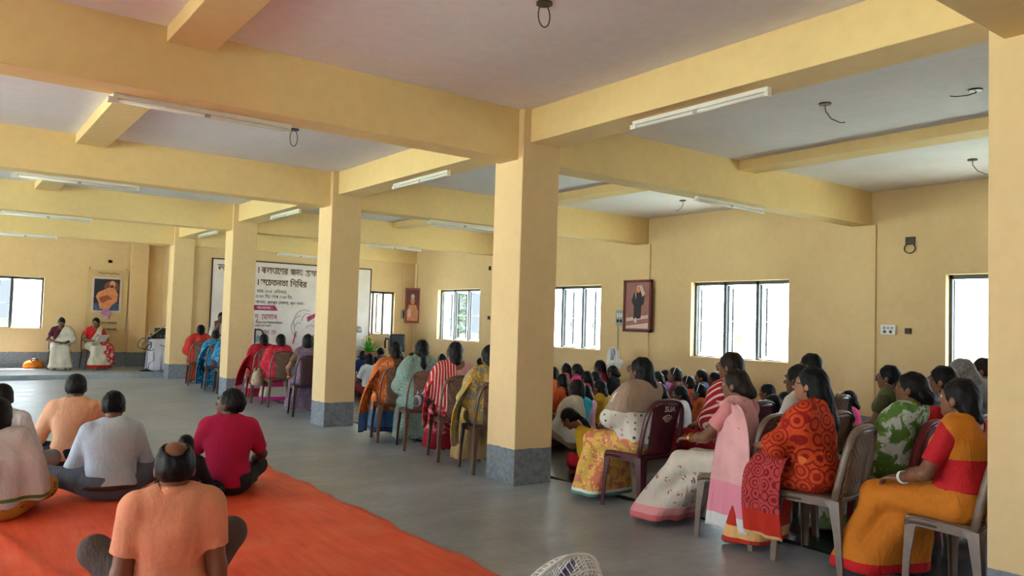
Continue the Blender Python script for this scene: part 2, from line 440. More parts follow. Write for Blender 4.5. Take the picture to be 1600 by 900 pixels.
class Person:
    """a figure facing +Y with its origin on the floor below the pelvis; left is -X"""
    def __init__(s, pose='chair', male=False, lean=0.0, side=0.0, head=(0, 0, 0), arms=None, legs=None, fat=1.0, bow=0.0, hands=True, kid=False):
        s.pose = pose; off = {'chair': 0, 'floor': -.425, 'stand': .335}[pose]; s.off = off; s.male = male; s.lean = lean; s.sidel = side
        P = []; f = fat
        def T(x, y, z):    # lean the trunk about the pelvis
            t = max(0, (z-.55)/.45); return (x+side*t, y+lean*t+bow*t*t, z+off-(abs(lean)*.12+abs(bow)*.2)*t)
        s.T = T
        P.append(ell(T(0, -.01, .555), (.165*f, .125*f, .12), 'hip', .05))
        P.append(ell(T(0, .0, .68), (.135*f, .105*f, .14), 'torso', .06))
        P.append(ell(T(0, -.005, .85), ((.165 if male else .148)*f, .105*f, .155), 'torso', .06))
        if not male and not kid:
            for x in (-.065, .065): P.append(ell(T(x, .082, .84), (.055, .05, .055), 'torso', .04))
        sw = .158 if male else .15
        P.append(cap(T(-sw+.02, -.01, .962), T(sw-.02, -.01, .962), .052, .052, 'shoulder', .05))
        P.append(cap(T(-.05, -.012, .99), T(.05, -.012, .99), .048, .048, 'shoulder', .05))
        P.append(cap(T(0, -.012, .985), T(0, .012, 1.075), .053 if male else .046, .05 if male else .044, 'neck', .03))
        hc = np.array(T(0, .028, 1.125), np.float32); R = rot3(*head); s.hc = hc; s.R = R
        hs = 1.04 if male else 1.0; s.hs = hs
        def hd(x, y, z): return hc+R @ (V3(x, y, z)*hs)
        s.hd = hd
        def he(c, r, k=.02): return ell(hd(*c), np.array(r)*hs, 'head', k, R)
        P += [he((0, -.012, .018), (.074, .093, .096)), he((0, .03, -.036), (.057, .06, .08), .03), he((0, .062, -.092), (.026, .022, .018), .02)]
        P += [cap(hd(0, .086, .006), hd(0, .105, -.026), .009, .0135, 'head', .012), he((0, .086, -.057), (.021, .011, .0105), .006), cap(hd(-.036, .074, .026), hd(.036, .074, .026), .012, .012, 'head', .02)]
        P += [he((x, -.004, -.012), (.010, .02, .030), .006) for x in (-.075, .075)]
        arms = arms or {}
        s.arm = {}
        for sd, nm in ((-1, 'L'), (1, 'R')):
            S = np.array(T(sd*sw, -.01, .945), np.float32)
            e, wr, hd_, hn = arms.get(nm, ((sd*.235, .06, .72), (sd*.10, .30, .625), (-sd*.5, .8, -.2), (0, .1, 1)))
            E, Wp = np.array(T(*e), np.float32), np.array(wr, np.float32)+V3(0, 0, off)
            # keep human arm lengths
            La, Lf = (.285, .25) if male else (.265, .235)
            E = S+(E-S)*La/np.linalg.norm(E-S); v = Wp-E; Wp = E+v*Lf/np.linalg.norm(v)
            s.arm[nm] = (S, E, Wp); ar = (1.12 if male else 1.0)*f**.5
            P.append(cap(S, E, .046*ar, .037*ar, 'uarm'+nm, .04)); P.append(cap(E, E+(Wp-E)*.35, .037*ar, .036*ar, 'farm'+nm, .02)); P.append(cap(E+(Wp-E)*.35, Wp, .036*ar, .0235*ar, 'farm'+nm, .02))
            if hands: P += hand_prims(Wp, V3(*hd_), V3(*hn), sd, 'hand'+nm, s=1.06 if male else .95)
            else: P.append(cap(Wp, Wp+V3(*hd_)/np.linalg.norm(hd_)*.09, .024, .018, 'hand'+nm, .02))
        legs = legs or {}
        for sd, nm in ((-1, 'L'), (1, 'R')):
            if pose == 'chair':
                K, A, Tt = legs.get(nm, ((sd*.115, .43, .50), (sd*.10, .45, .085), (sd*.115, .60, .035)))
                Hp = (sd*.085, .01, .535)
            elif pose == 'floor':
                K, A, Tt = legs.get(nm, ((sd*.36, .27, .15), (-sd*.06, .36+.05*sd, .075), (-sd*.19, .33+.05*sd, .05)))
                Hp = (sd*.09, .01, .125)
            else:
                K, A, Tt = legs.get(nm, ((sd*.10, .02, .47), (sd*.10, -.01, .085), (sd*.12, .15, .035)))
                Hp = (sd*.085, 0, .87)
            P += [cap(Hp, K, .085*f, .058, 'thigh'+nm, .04), cap(K, np.array(K)*.6+np.array(A)*.4, .056, .052, 'shin'+nm, .02), cap(np.array(K)*.6+np.array(A)*.4, A, .052, .034, 'shin'+nm, .02),
                  cap(A, Tt, .034, .026, 'foot'+nm, .02), cap(np.array(A)+np.array((0, -.02, -.035)), Tt, .03, .024, 'foot'+nm, .02)]
            s.__dict__['knee'+nm] = K; s.__dict__['ank'+nm] = A
        s.P = P
    def bounds(s, prims, inf):
        lo = np.min([np.minimum(p['a'], p['b'])-max(p['ra'], p['rb']) if p['t'] == 'cap' else p['c']-p['r'].max() for p in prims], 0)-inf
        hi = np.max([np.maximum(p['a'], p['b'])+max(p['ra'], p['rb']) if p['t'] == 'cap' else p['c']+p['r'].max() for p in prims], 0)+inf
        return lo, hi
    def solid(s, prims, dx, inf=0, cuts=(), kmin=0, rel=0):
        F_ = Field(*s.bounds(prims, inf+.02), dx)
        for p in prims: F_.put(p, inf, kmin)
        for c in cuts: F_.cut(c)
        V, F = F_.mesh()
        if rel: V = relax(V, F, rel)
        return V, F
    def pick(s, *tags): return [p for p in s.P if any(p['g'].startswith(t) for t in tags)]

def folds(V, F, amp, seed=0, freq=(30, 30, 8), n=5):
    rg = np.random.RandomState(seed); d = np.zeros(len(V), np.float32)
    for i in range(n):
        k = rg.uniform(-1, 1, 3)*np.array(freq); ph = rg.uniform(0, 6.28); wv = V @ (k*.35)[[1, 2, 0]]
        d += np.sin(V @ k+ph+1.3*np.sin(wv+ph*2))
    return (V+vnormals(V, F)*(d/n**.5*amp)[:, None]).astype(np.float32)

def ribbon(pts, widths, wdir, th=.008, name='pallu', mat=None, parent=None, wav=.012, seg=14, seed=1, freq=5):
    """a strip of cloth swept along pts; widths along wdir, with ripples across"""
    pts = [np.array(p, np.float32) for p in pts]; m = len(pts)
    t = np.linspace(0, m-1, m*5); idx = np.clip(t.astype(int), 0, m-2); fr = (t-idx)[:, None]
    P = np.array(pts); 
    def cr(A):   # Catmull-Rom
        A = np.array(A, np.float32); A = A[:, None] if A.ndim == 1 else A
        p0, p1, p2, p3 = A[np.clip(idx-1, 0, m-1)], A[idx], A[idx+1], A[np.clip(idx+2, 0, m-1)]
        return .5*((2*p1)+(-p0+p2)*fr+(2*p0-5*p1+4*p2-p3)*fr**2+(-p0+3*p1-3*p2+p3)*fr**3)
    C = cr(P); Wd = cr(widths)[:, 0]; D = cr(wdir) if np.array(wdir).ndim == 2 else np.tile(np.array(wdir, np.float32), (len(C), 1))
    D = D/np.linalg.norm(D, axis=1, keepdims=True)
    Tn = np.gradient(C, axis=0); Tn /= np.linalg.norm(Tn, axis=1, keepdims=True)+1e-9; N = np.cross(Tn, D); N /= np.linalg.norm(N, axis=1, keepdims=True)+1e-9
    u = np.linspace(-.5, .5, seg); rg = np.random.RandomState(seed); ph = rg.uniform(0, 6)
    rows = []
    for sgn in (1, -1):
        for i in range(len(C)):
            w_ = wav*np.sin(u*freq*2*math.pi+ph+.25*i*.4)*min(1, i/6)
            rows.append(C[i]+D[i]*(u*Wd[i])[:, None]+N[i]*(w_+sgn*th/2)[:, None])
    V = np.concatenate(rows); n = len(C); F = []
    g = lambda s_, i, j: (s_*n+i)*seg+j
    for i in range(n-1):
        for j in range(seg-1):
            F.append((g(0, i, j), g(0, i, j+1), g(0, i+1, j+1), g(0, i+1, j))); F.append((g(1, i, j), g(1, i+1, j), g(1, i+1, j+1), g(1, i, j+1)))
        F.append((g(0, i, 0), g(0, i+1, 0), g(1, i+1, 0), g(1, i, 0))); F.append((g(0, i, seg-1), g(1, i, seg-1), g(1, i+1, seg-1), g(0, i+1, seg-1)))
    for j in range(seg-1):
        F.append((g(0, 0, j), g(1, 0, j), g(1, 0, j+1), g(0, 0, j+1))); F.append((g(0, n-1, j), g(0, n-1, j+1), g(1, n-1, j+1), g(1, n-1, j)))
    return mesh_obj(name, V.astype(np.float32), np.array(F, np.int32), mat, parent)

SKINS = {'d': (92, 58, 42), 'm': (120, 78, 56), 'l': (146, 100, 74)}
def skin(k): return plain('skin_'+k, SKINS[k], .5, .08, 9)
def lips(k): return plain('lips_'+k, tuple(v*f for v, f in zip(SKINS[k], (.95, .68, .68))), .45, .05)
def hairmat(k='black'):
    nm = 'hair_'+k
    if nm in MATS: return MATS[nm]
    m, nt, b = new_mat(nm); co = coords(nt, 'Object', (60, 60, 9))
    n = tex(nt, 'Noise', co, 3.0, Detail=4.0)
    c = {'black': (15, 13, 14), 'grey': (120, 116, 114), 'brown': (34, 24, 22)}[k]
    nt.links.new(ramp(nt, n.outputs[0], [(.3, lin(tuple(v*.6 for v in c))), (.7, lin(tuple(v*1.25 for v in c)))]), b.inputs['Base Color'])
    b.inputs['Roughness'].default_value = .5; b.inputs['Specular IOR Level'].default_value = .2; bump(nt, b, n.outputs[0], .4, .01); MATS[nm] = m; return m
M_EYE = plain('eyeball', (225, 220, 215), .25, .03); M_IRIS = plain('iris', (20, 12, 10), .2, .03)
M_GOLD = plain('gold_metal', (205, 160, 70), .3, .1, metal=1.0)
M_SPEC = plain('spectacle_rim', (60, 50, 50), .35, .1)

def hair_prims(p, style):
    hd, hs, R = p.hd, p.hs, p.R
    he = lambda c, r, k=.02: ell(hd(*c), np.array(r)*hs, 'hair', k, R)
    hc_ = lambda a, b, ra, rb, k=.02: cap(hd(*a), hd(*b), ra*hs, rb*hs, 'hair', k)
    pr = [he((0, -.016, .022), (.083, .102, .103))]
    if style == 'bun': pr += [he((0, -.10, -.035), (.07, .05, .055), .03), he((0, -.128, -.055), (.048, .038, .042), .015)]
    elif style == 'lowbun': pr += [he((0, -.075, -.05), (.07, .055, .05), .03), he((0, -.10, -.095), (.056, .045, .042), .015)]
    elif style == 'pony': pr += [he((0, -.08, -.03), (.07, .055, .05), .03), hc_((0, -.11, -.05), (.0, -.13, -.17), .026, .034), hc_((0, -.13, -.17), (.01, -.12, -.31), .034, .016)]
    elif style == 'braid':
        pr += [he((0, -.075, -.04), (.07, .055, .055), .03)]
        for i in range(7): pr.append(he(((-1)**i*.008, -.112-.004*i, -.08-.045*i), (.027-.001*i, .024, .032), .008))
    elif style == 'long': pr += [he((0, -.06, -.06), (.084, .066, .09), .05), hc_((.015, -.09, -.08), (.03, -.125, -.24), .06, .062, .05), hc_((.03, -.125, -.24), (.035, -.13, -.42), .06, .035, .04)]
    elif style == 'bob': pr += [he((0, -.045, -.06), (.088, .075, .085), .04)]
    elif style == 'curly': pr += [he((0, -.05, -.045), (.088, .085, .085), .04), he((.03, -.12, -.11), (.05, .045, .06), .03), he((-.03, -.11, -.13), (.045, .04, .055), .03)]
    return pr

def add_head_bits(root, p, style, hcol='black', dx=.009, glasses=False, earring=False, eyes=True, sub=None):
    R, hc, hs = p.R, p.hc, p.hs
    pr = hair_prims(p, style)
    def loc(X, Y, Z):
        x, y, z = X-hc[0], Y-hc[1], Z-hc[2]
        return [(R[0, i]*x+R[1, i]*y+R[2, i]*z)/hs for i in range(3)]
    def face_cut(X, Y, Z):
        x, y, z = loc(X, Y, Z)
        if style in ('short', 'bald'):
            g = np.maximum(y*.80-z*.62-.028+.0*x, np.minimum(-.058-z-y*.18, 9))
            g = np.maximum(g, np.where(y > -.005, -.02-z+.5*np.maximum(y, 0), -1))        # sideburn line
        else:
            g = y*.86-z*.50-.034
            g = np.where(z < -.02, np.maximum(g, y-.02), g)
        return g
    cuts = [face_cut]
    if style == 'bald':
        def crown(X, Y, Z):
            x, y, z = loc(X, Y, Z); return 1-np.sqrt((x/.050)**2+((y+.035)/.085)**2+((z-.115)/.062)**2)
        cuts.append(lambda X, Y, Z: crown(X, Y, Z)*.05)
    V, F = p.solid(pr, dx, 0, cuts)
    V = folds(V, F, .0022, 3, (160, 160, 60), 6)
    mesh_obj('hair', V, F, hairmat(hcol), root)
    Mr = Matrix([list(map(float, R[i])) for i in range(3)]).to_4x4()
    if eyes:
        for x in (-.031, .031):
            c = p.hd(x, .0735, .006)
            e = MB(); bmesh.ops.create_icosphere(e.bm, subdivisions=2, radius=.0125*hs, matrix=Matrix.Translation(Vector(map(float, c))))
            eo = e.build('eye', M_EYE, root, True)
            e = MB(); c2 = p.hd(x, .0815, .005); bmesh.ops.create_icosphere(e.bm, subdivisions=1, radius=.0066*hs, matrix=Matrix.Translation(Vector(map(float, c2)))); e.build('iris', M_IRIS, eo, True)
            e = MB(); e.tube([p.hd(x-.018, .083, .026), p.hd(x, .091, .031), p.hd(x+.018, .083, .027)], .0035*hs, 5); e.build('eyebrow', hairmat(hcol), root, True)
    if glasses:
        g = MB()
        for x in (-.034, .034):
            g.tube([p.hd(x+.026*math.cos(a), .106-.012*abs(x+.026*math.cos(a))/.06, .004+.02*math.sin(a)) for a in np.linspace(0, 2*math.pi, 15)], .0028, 5)
        g.tube([p.hd(-.009, .108, .008), p.hd(.009, .108, .008)], .0026, 5)
        for x in (-.06, .06): g.tube([p.hd(x, .098, .008), p.hd(x*1.28, .0, .004)], .0026, 5)
        g.build('spectacles', M_SPEC, root)
    if earring:
        for x in (-.078, .078):
            e = MB(); bmesh.ops.create_icosphere(e.bm, subdivisions=1, radius=.008, matrix=Matrix.Translation(Vector(map(float, p.hd(x, .0, -.05))))); e.build('earring', M_GOLD, root, True)

def add_body(root, p, sk, dx=.011):
    V, F = p.solid(p.P, dx)
    # lips get their own tint
    L = (V-p.hc) @ p.R/p.hs
    lp = (np.abs(L[:, 0]) < .026) & (np.abs(L[:, 2]+.057) < .0125) & (L[:, 1] > .078)
    fm = lp[F].sum(1) >= 3
    return mesh_obj('body', V, F, None, root, [skin(sk), lips(sk)], fm)

def sleeve(p, nm, frac, add=.0):
    S, E, Wp = p.arm[nm]; r0, r1 = (.046, .037) if not p.male else (.048, .040)
    if frac <= 1: return [cap(S, S+(E-S)*frac, r0+add, r0+(r1-r0)*frac+add*1.2, 'sl', .03, True)]
    f2 = frac-1; return [cap(S, E, r0+add, r1+add, 'sl', .03), cap(E, E+(Wp-E)*f2, r1+add, r1*(1-.25*f2)+add, 'sl', .03, True)]

def zcut_lo(z): return lambda X, Y, Z: z-Z+0*X+0*Y
def zcut_hi(z): return lambda X, Y, Z: Z-z+0*X+0*Y

def garment(root, p, name, prims, mat, inf, cuts=(), dx=.012, amp=.004, seed=0, freq=(26, 26, 10), kmin=.02, rel=1):
    V, F = p.solid(prims, dx, inf, cuts, kmin, rel)
    if len(F) == 0: return None
    if amp: V = folds(V, F, amp, seed, freq)
    return mesh_obj(name, V, F, mat, root)

def neck_scoop(p, r=.085, back=True):
    c = np.array(p.T(0, -.075 if back else .06, 1.03)); c2 = np.array(p.T(0, .07, 1.02))
    def f(X, Y, Z):
        a = r-np.sqrt((X-c[0])**2+(Y-c[1])**2+(Z-c[2])**2); b = .075-np.sqrt((X-c2[0])**2+(Y-c2[1])**2+(Z-c2[2])**2)
        return np.maximum(a, b)
    return f

def skirt(root, p, mat, seed=0, hem=.05, flare=.14, dx=.013, amp=.007, wide=1.0, name='sari_skirt'):
    kl, kr, al, ar = (np.array(v, np.float32) for v in (p.kneeL, p.kneeR, p.ankL, p.ankR))
    mid = lambda a, b, t=.5: a*(1-t)+b*t
    hl, hr = V3(-.09, 0, .54+p.off*1), V3(.09, 0, .54+p.off)
    pr = [ell((0, -.01, .56+p.off), (.18*wide, .14, .14), 's', .05)]
    if p.pose == 'chair':
        dn = V3(0, .03, 0)
        pr += [cap(hl, kl, .105*wide, .08, 's', .05), cap(hr, kr, .105*wide, .08, 's', .05), cap((0, .05, .53), mid(kl, kr), .095, .075, 's', .05)]
        for t in (0, .33, .67, 1):
            k_, a_ = mid(kl, kr, t), mid(al, ar, t)
            f = (t-.5)*2; e = V3(a_[0]*1.05+f*.05*wide, a_[1]+.05, hem+.02)
            pr.append(cap(k_+V3(0, 0, -.01), e, .078, flare*(.62 if 0 < t < 1 else .5), 's', .05))
            pr.append(cap(k_*.6+V3(0, .02, .12), V3(a_[0]+f*.05, a_[1]-.08, hem+.03), .07, flare*.5, 's', .05))
        cuts = [zcut_lo(hem)]
    elif p.pose == 'stand':
        pr += [cap((0, 0, .85), (0, .03, hem), .16, .2, 's', .05)]; cuts = [zcut_lo(hem)]
    else:
        pr += [cap(hl, kl, .11, .09, 's', .05), cap(hr, kr, .11, .09, 's', .05), cap(kl, al, .085, .07, 's', .05), cap(kr, ar, .085, .07, 's', .05), cap((0, .05, .1), (0, .33, .09), .1, .07, 's', .05)]
        cuts = [zcut_lo(.004)]
    cuts.append(zcut_hi(.72+p.off))
    return garment(root, p, name, pr, mat, .0, cuts, dx, amp, seed, (34, 20, 14), .05, 1)

def drape(root, p, mat, seed=0, arm=False, inf=.022, back_x=.04, front_x=-.04, name='pallu', dx=.012, amp=.006, hood=False, slope=.5, low=.50):
    """the sari end wrapped from the right waist over the chest and the left shoulder"""
    pr = p.pick('torso', 'shoulder', 'hip')
    if arm:
        S, E, Wp = p.arm['L']; pr = pr+[cap(S, E, .05, .05, 'a', .06), cap(E, E+(Wp-E)*.25, .05, .045, 'a', .05), cap(S*.7+E*.3, V3(*p.T(-.10, .02, .66)), .07, .10, 'a', .08)]
    if hood: pr = pr+[ell(p.hd(0, -.03, .01), (.092, .105, .115), 'h', .04), cap(p.hd(0, -.07, -.08), p.T(0, -.04, .93), .075, .1, 'h', .05)]
    zt = .98+p.off; l = p.lean
    def reg(X, Y, Z):
        dz = zt-Z
        xf = front_x+dz*slope*1.1; xb = back_x+dz*slope*.25
        t = np.clip((Y-l*.6+.03)/.08, 0, 1); g = X-p.sidel*.6-(xb*(1-t)+xf*t)
        if hood: g = np.where(Z > zt+.0, -np.ones_like(g)*.05, g)
        return g*.85
    def hoodcut(X, Y, Z):
        x, y, z = X-p.hc[0], Y-p.hc[1], Z-p.hc[2]; x, y, z = [p.R[0, i]*x+p.R[1, i]*y+p.R[2, i]*z for i in range(3)]
        return np.where(z > -.13, y-.01-.25*z, -1)
    cuts = [reg, zcut_lo(low+p.off)]
    if hood: cuts.append(hoodcut)
    else:
        c2 = np.array(p.T(0, .01, 1.05)); cuts.append(lambda X, Y, Z: .082-np.sqrt((X-c2[0])**2+(Y-c2[1])**2+((Z-c2[2])*.8)**2))
    return garment(root, p, name, pr, mat, inf, cuts, dx, amp, seed, (34, 34, 10), .03, 1)
# ------------------------------------------------------------------ cloth
def cloth(name, base, pat=None, c2=None, c3=None, scale=20, thr=.28, hem=(), rough=.8, axis=(1, 0, 0), weave=.25, sheen=.0):
    if name in MATS: return MATS[name]
    m, nt, b = new_mat(name); co = coords(nt)
    B = lin(base); B = tuple(v*.92 for v in B[:3])+(1,); n = tex(nt, 'Noise', co, 5, Detail=4.0)
    col = ramp(nt, n.outputs[0], [(.3, tuple(v*.86 for v in B[:3])+(1,)), (.7, tuple(min(1, v*1.1) for v in B[:3])+(1,))])
    if c2: C2 = lin(c2); C3 = lin(c3 or c2)
    if pat in ('dots', 'motif'):
        v = tex(nt, 'Voronoi', co, scale, Randomness=.45 if pat == 'dots' else .35)
        k = mathn(nt, 'LESS_THAN', v.outputs['Distance'], thr)
        if pat == 'motif':
            w2 = tex(nt, 'Voronoi', co, scale*5, Randomness=.8); k = mathn(nt, 'MULTIPLY', k, mathn(nt, 'LESS_THAN', w2.outputs['Distance'], .42))
        sp = nt.nodes.new('ShaderNodeSeparateColor'); nt.links.new(v.outputs['Color'], sp.inputs[0])
        col = mixc(nt, k, col, mixc(nt, mathn(nt, 'GREATER_THAN', sp.outputs[0], .5), C2, C3))
    elif pat == 'blotch':
        v = tex(nt, 'Noise', co, scale, Detail=3.0, Distortion=.8)
        col = mixc(nt, ramp(nt, v.outputs[0], [(.49, (0, 0, 0, 1)), (.53, (1, 1, 1, 1))]), col, C2)
        v2 = tex(nt, 'Noise', co, scale*1.7, Detail=2.0, Distortion=1.5)
        col = mixc(nt, ramp(nt, v2.outputs[0], [(.58, (0, 0, 0, 1)), (.62, (1, 1, 1, 1))]), col, C3)
    elif pat == 'stripes':
        mp = nt.nodes.new('ShaderNodeVectorMath'); mp.operation = 'DOT_PRODUCT'; nt.links.new(co, mp.inputs[0]); mp.inputs[1].default_value = axis
        wv = mathn(nt, 'SINE', mathn(nt, 'ADD', mathn(nt, 'MULTIPLY', mp.outputs['Value'], scale), mathn(nt, 'MULTIPLY', n.outputs[0], 3.0)))
        col = mixc(nt, mathn(nt, 'GREATER_THAN', wv, thr), col, C2)
        if c3: col = mixc(nt, mathn(nt, 'GREATER_THAN', mathn(nt, 'SINE', mathn(nt, 'MULTIPLY', mp.outputs['Value'], scale*.37)), .8), col, C3)
    elif pat == 'rings':
        v = tex(nt, 'Voronoi', co, scale, Randomness=.3)
        k = mathn(nt, 'GREATER_THAN', mathn(nt, 'SINE', mathn(nt, 'MULTIPLY', v.outputs['Distance'], 26)), .35)
        col = mixc(nt, k, col, C2)
        if c3:
            v2 = tex(nt, 'Noise', co, scale*.35, Detail=1.0); col = mixc(nt, mathn(nt, 'GREATER_THAN', v2.outputs[0], .66), col, C3)
    elif pat == 'speck':
        v = tex(nt, 'Noise', co, scale, Detail=5.0, Roughness=.7)
        col = mixc(nt, ramp(nt, v.outputs[0], [(.52, (0, 0, 0, 1)), (.60, (1, 1, 1, 1))]), col, C2)
        if c3: col = mixc(nt, ramp(nt, tex(nt, 'Noise', co, scale*.6, Detail=4.0).outputs[0], [(.6, (0, 0, 0, 1)), (.64, (1, 1, 1, 1))]), col, C3)
    if hem:
        sep = nt.nodes.new('ShaderNodeSeparateXYZ'); nt.links.new(co, sep.inputs[0])
        for (z, c) in hem: col = mixc(nt, mathn(nt, 'LESS_THAN', sep.outputs[2], z), col, lin(c))
    nt.links.new(col, b.inputs['Base Color']); b.inputs['Roughness'].default_value = rough
    b.inputs['Specular IOR Level'].default_value = .25; b.inputs['Sheen Weight'].default_value = sheen
    if weave:
        wr = tex(nt, 'Noise', coords(nt, 'Object', (1.6, 1.6, .7)), 7.5, Detail=5.0, Distortion=1.6)
        bump(nt, b, mathn(nt, 'ADD', mathn(nt, 'MULTIPLY', wr.outputs[0], 3.0), tex(nt, 'Noise', co, 38, Detail=4.0).outputs[0]), weave*1.6, .012)
    MATS[name] = m; return m

# ------------------------------------------------------------------ moulded plastic chairs
def chair_plastic(name, rgb, lattice=True, l2=1.5):
    m, nt, b = new_mat(name); co = coords(nt)
    c = lin(rgb); n = tex(nt, 'Noise', co, 18, Detail=4.0)
    col = ramp(nt, n.outputs[0], [(.3, tuple(v*.85 for v in c[:3])+(1,)), (.7, tuple(v*1.15 for v in c[:3])+(1,))])
    b.inputs['Roughness'].default_value = .38
    if lattice:
        mp = nt.nodes.new('ShaderNodeMapping'); mp.inputs['Rotation'].default_value = (0, math.radians(45), 0); nt.links.new(co, mp.inputs[0])
        ch = tex(nt, 'Voronoi', mp.outputs[0], 34, Randomness=.0); k = ramp(nt, ch.outputs['Distance'], [(.30, (0, 0, 0, 1)), (.42, (1, 1, 1, 1))])
        col = mixc(nt, k, col, tuple(min(1, v*l2) for v in c[:3])+(1,)); bump(nt, b, k, .6, .01)
    nt.links.new(col, b.inputs['Base Color']); return m
CH = {}
for nm, rgb in (('brown', (96, 70, 56)), ('taupe', (108, 88, 74)), ('wine', (74, 22, 34)), ('darkred', (112, 18, 34)), ('plum', (60, 34, 40))):
    CH[nm] = (chair_plastic('chair_'+nm, rgb, False), chair_plastic('chair_panel_'+nm, rgb, nm in ('brown', 'taupe'), 1.55 if nm == 'brown' else 1.2))

def chair_meshes():
    out = []
    def reg(name, mb, smooth=True, bev=0):
        o = mb.build(name, None, None, smooth, bev); out.append((name, o.data)); bpy.data.objects.remove(o)
    # seat: dished slab with a rolled front lip
    bm = bmesh.new(); nx, ny = 10, 10; g = {}
    for s in (0, 1):
        for i in range(nx+1):
            for j in range(ny+1):
                u, v = i/nx*2-1, j/ny*2-1
                hw = .205+.012*v; x = u*hw*(1-.04*(abs(v) > .98)); y = v*.205
                z = .445-.018*(1-u*u)*(1-v*v)-.035*max(0, v-.65)**2*6-.012*max(0, abs(u)-.8)*5
                g[s, i, j] = bm.verts.new((x, y, z-(.014 if s else 0)-(.022 if s and (abs(u) > .95 or abs(v) > .95) else 0)))
    for i in range(nx):
        for j in range(ny):
            bm.faces.new((g[0, i, j], g[0, i+1, j], g[0, i+1, j+1], g[0, i, j+1])); bm.faces.new((g[1, i, j], g[1, i, j+1], g[1, i+1, j+1], g[1, i+1, j]))
    for i in range(nx):
        bm.faces.new((g[0, i+1, 0], g[0, i, 0], g[1, i, 0], g[1, i+1, 0])); bm.faces.new((g[0, i, ny], g[0, i+1, ny], g[1, i+1, ny], g[1, i, ny]))
    for j in range(ny):
        bm.faces.new((g[0, 0, j], g[0, 0, j+1], g[1, 0, j+1], g[1, 0, j])); bm.faces.new((g[0, nx, j+1], g[0, nx, j], g[1, nx, j], g[1, nx, j+1]))
    mb = MB(); mb.bm.free(); mb.bm = bm; reg('seat', mb)
    # arched back frame: wide flat stiles running from the seat corner over the top
    mb = MB(); pts = []
    for a in np.linspace(0, 1, 25):
        t = a*2-1; s = abs(t); x = math.copysign(min(1, (1-(1-s)**2.6)), t)*.205 if True else 0
        z = .43+.44*(1-s**2.7); y = -.185-.095*(z-.43)/.44-.012*(1-abs(x)/.205)
        pts.append((x, y, z))
    mb.tube(pts, .021, 8, flat=(.55, 1.15)); reg('back_frame', mb)
    # splat panel
    bm = bmesh.new(); g = {}; nx, nz = 8, 12
    for s in (0, 1):
        for i in range(nx+1):
            for j in range(nz+1):
                u, v = i/nx*2-1, j/nz; hw = .125+.022*v+.05*max(0, v-.72)**1.5; z = .44+.425*v
                if j == nz: z -= .05*u*u
                y = -.19-.093*v-.022*(1-u*u)
                g[s, i, j] = bm.verts.new((u*hw, y-(.007 if s else 0), z))
    for i in range(nx):
        for j in range(nz):
            bm.faces.new((g[0, i, j], g[0, i, j+1], g[0, i+1, j+1], g[0, i+1, j])); bm.faces.new((g[1, i, j], g[1, i+1, j], g[1, i+1, j+1], g[1, i, j+1]))
    for i in range(nx):
        bm.faces.new((g[0, i, 0], g[0, i+1, 0], g[1, i+1, 0], g[1, i, 0])); bm.faces.new((g[0, i+1, nz], g[0, i, nz], g[1, i, nz], g[1, i+1, nz]))
    for j in range(nz):
        bm.faces.new((g[0, 0, j+1], g[0, 0, j], g[1, 0, j], g[1, 0, j+1])); bm.faces.new((g[0, nx, j], g[0, nx, j+1], g[1, nx, j+1], g[1, nx, j]))
    mb = MB(); mb.bm.free(); mb.bm = bm; reg('back_panel', mb)
    # legs: angled channels, broad at the knee, splayed
    for sx in (-1, 1):
        for fy in (1, -1):
            mb = MB(); y0 = .165 if fy > 0 else -.18; y1 = .20 if fy > 0 else -.245
            top = [(sx*.20, y0+.03, .43), (sx*.20, y0-.035 if fy > 0 else y0-.02, .43)]
            def ring(x, y, z, a, b):      # L-shaped section: a along x inward, b along y inward
                t = .007; ix = -sx; iy = -fy
                return [(x, y, z), (x+ix*a, y, z), (x+ix*a, y+iy*t, z), (x+ix*t, y+iy*t, z), (x+ix*t, y+iy*b, z), (x, y+iy*b, z)]
            lv = [(sx*.205, y0+fy*.03, .432, .055, .10), (sx*.21, y0+fy*.035, .38, .045, .062), (sx*.222, (y0+y1)/2+fy*.02, .22, .036, .044), (sx*.232, y1+fy*.005, 0, .03, .034)]
            rs = [[mb.bm.verts.new(v) for v in ring(*l)] for l in lv]
            for A, B in zip(rs, rs[1:]):
                for k in range(6): mb.bm.faces.new((A[k], A[(k+1) % 6], B[(k+1) % 6], B[k]))
            mb.bm.faces.new(rs[0]); mb.bm.faces.new(rs[-1][::-1]); reg('leg', mb, False)
    # aprons below the seat edge
    for sx in (-1, 1):
        mb = MB(); mb.box((sx*.2-.006, -.17, .385), (sx*.2+.006, .17, .435)); reg('apron', mb, False)
    return out
CHAIR = chair_meshes()

def text_mesh(s, size, mat, name, parent, loc, rot=(0, 0, 0), extr=.0015, sx=1.0, align='LEFT', font=None, offset=0):
    cu = bpy.data.curves.new('lettering', 'FONT'); cu.body = s; cu.size = size; cu.extrude = extr; cu.align_x = align; cu.resolution_u = 3; cu.offset = offset
    t = bpy.data.objects.new('lettering', cu); COL.objects.link(t)
    dg = bpy.context.evaluated_depsgraph_get(); me = bpy.data.meshes.new_from_object(t.evaluated_get(dg))
    bpy.data.objects.remove(t); bpy.data.curves.remove(cu)
    o = link(name, me, parent, mat); o.location = loc; o.rotation_euler = rot; o.scale = (sx, 1, 1); return o

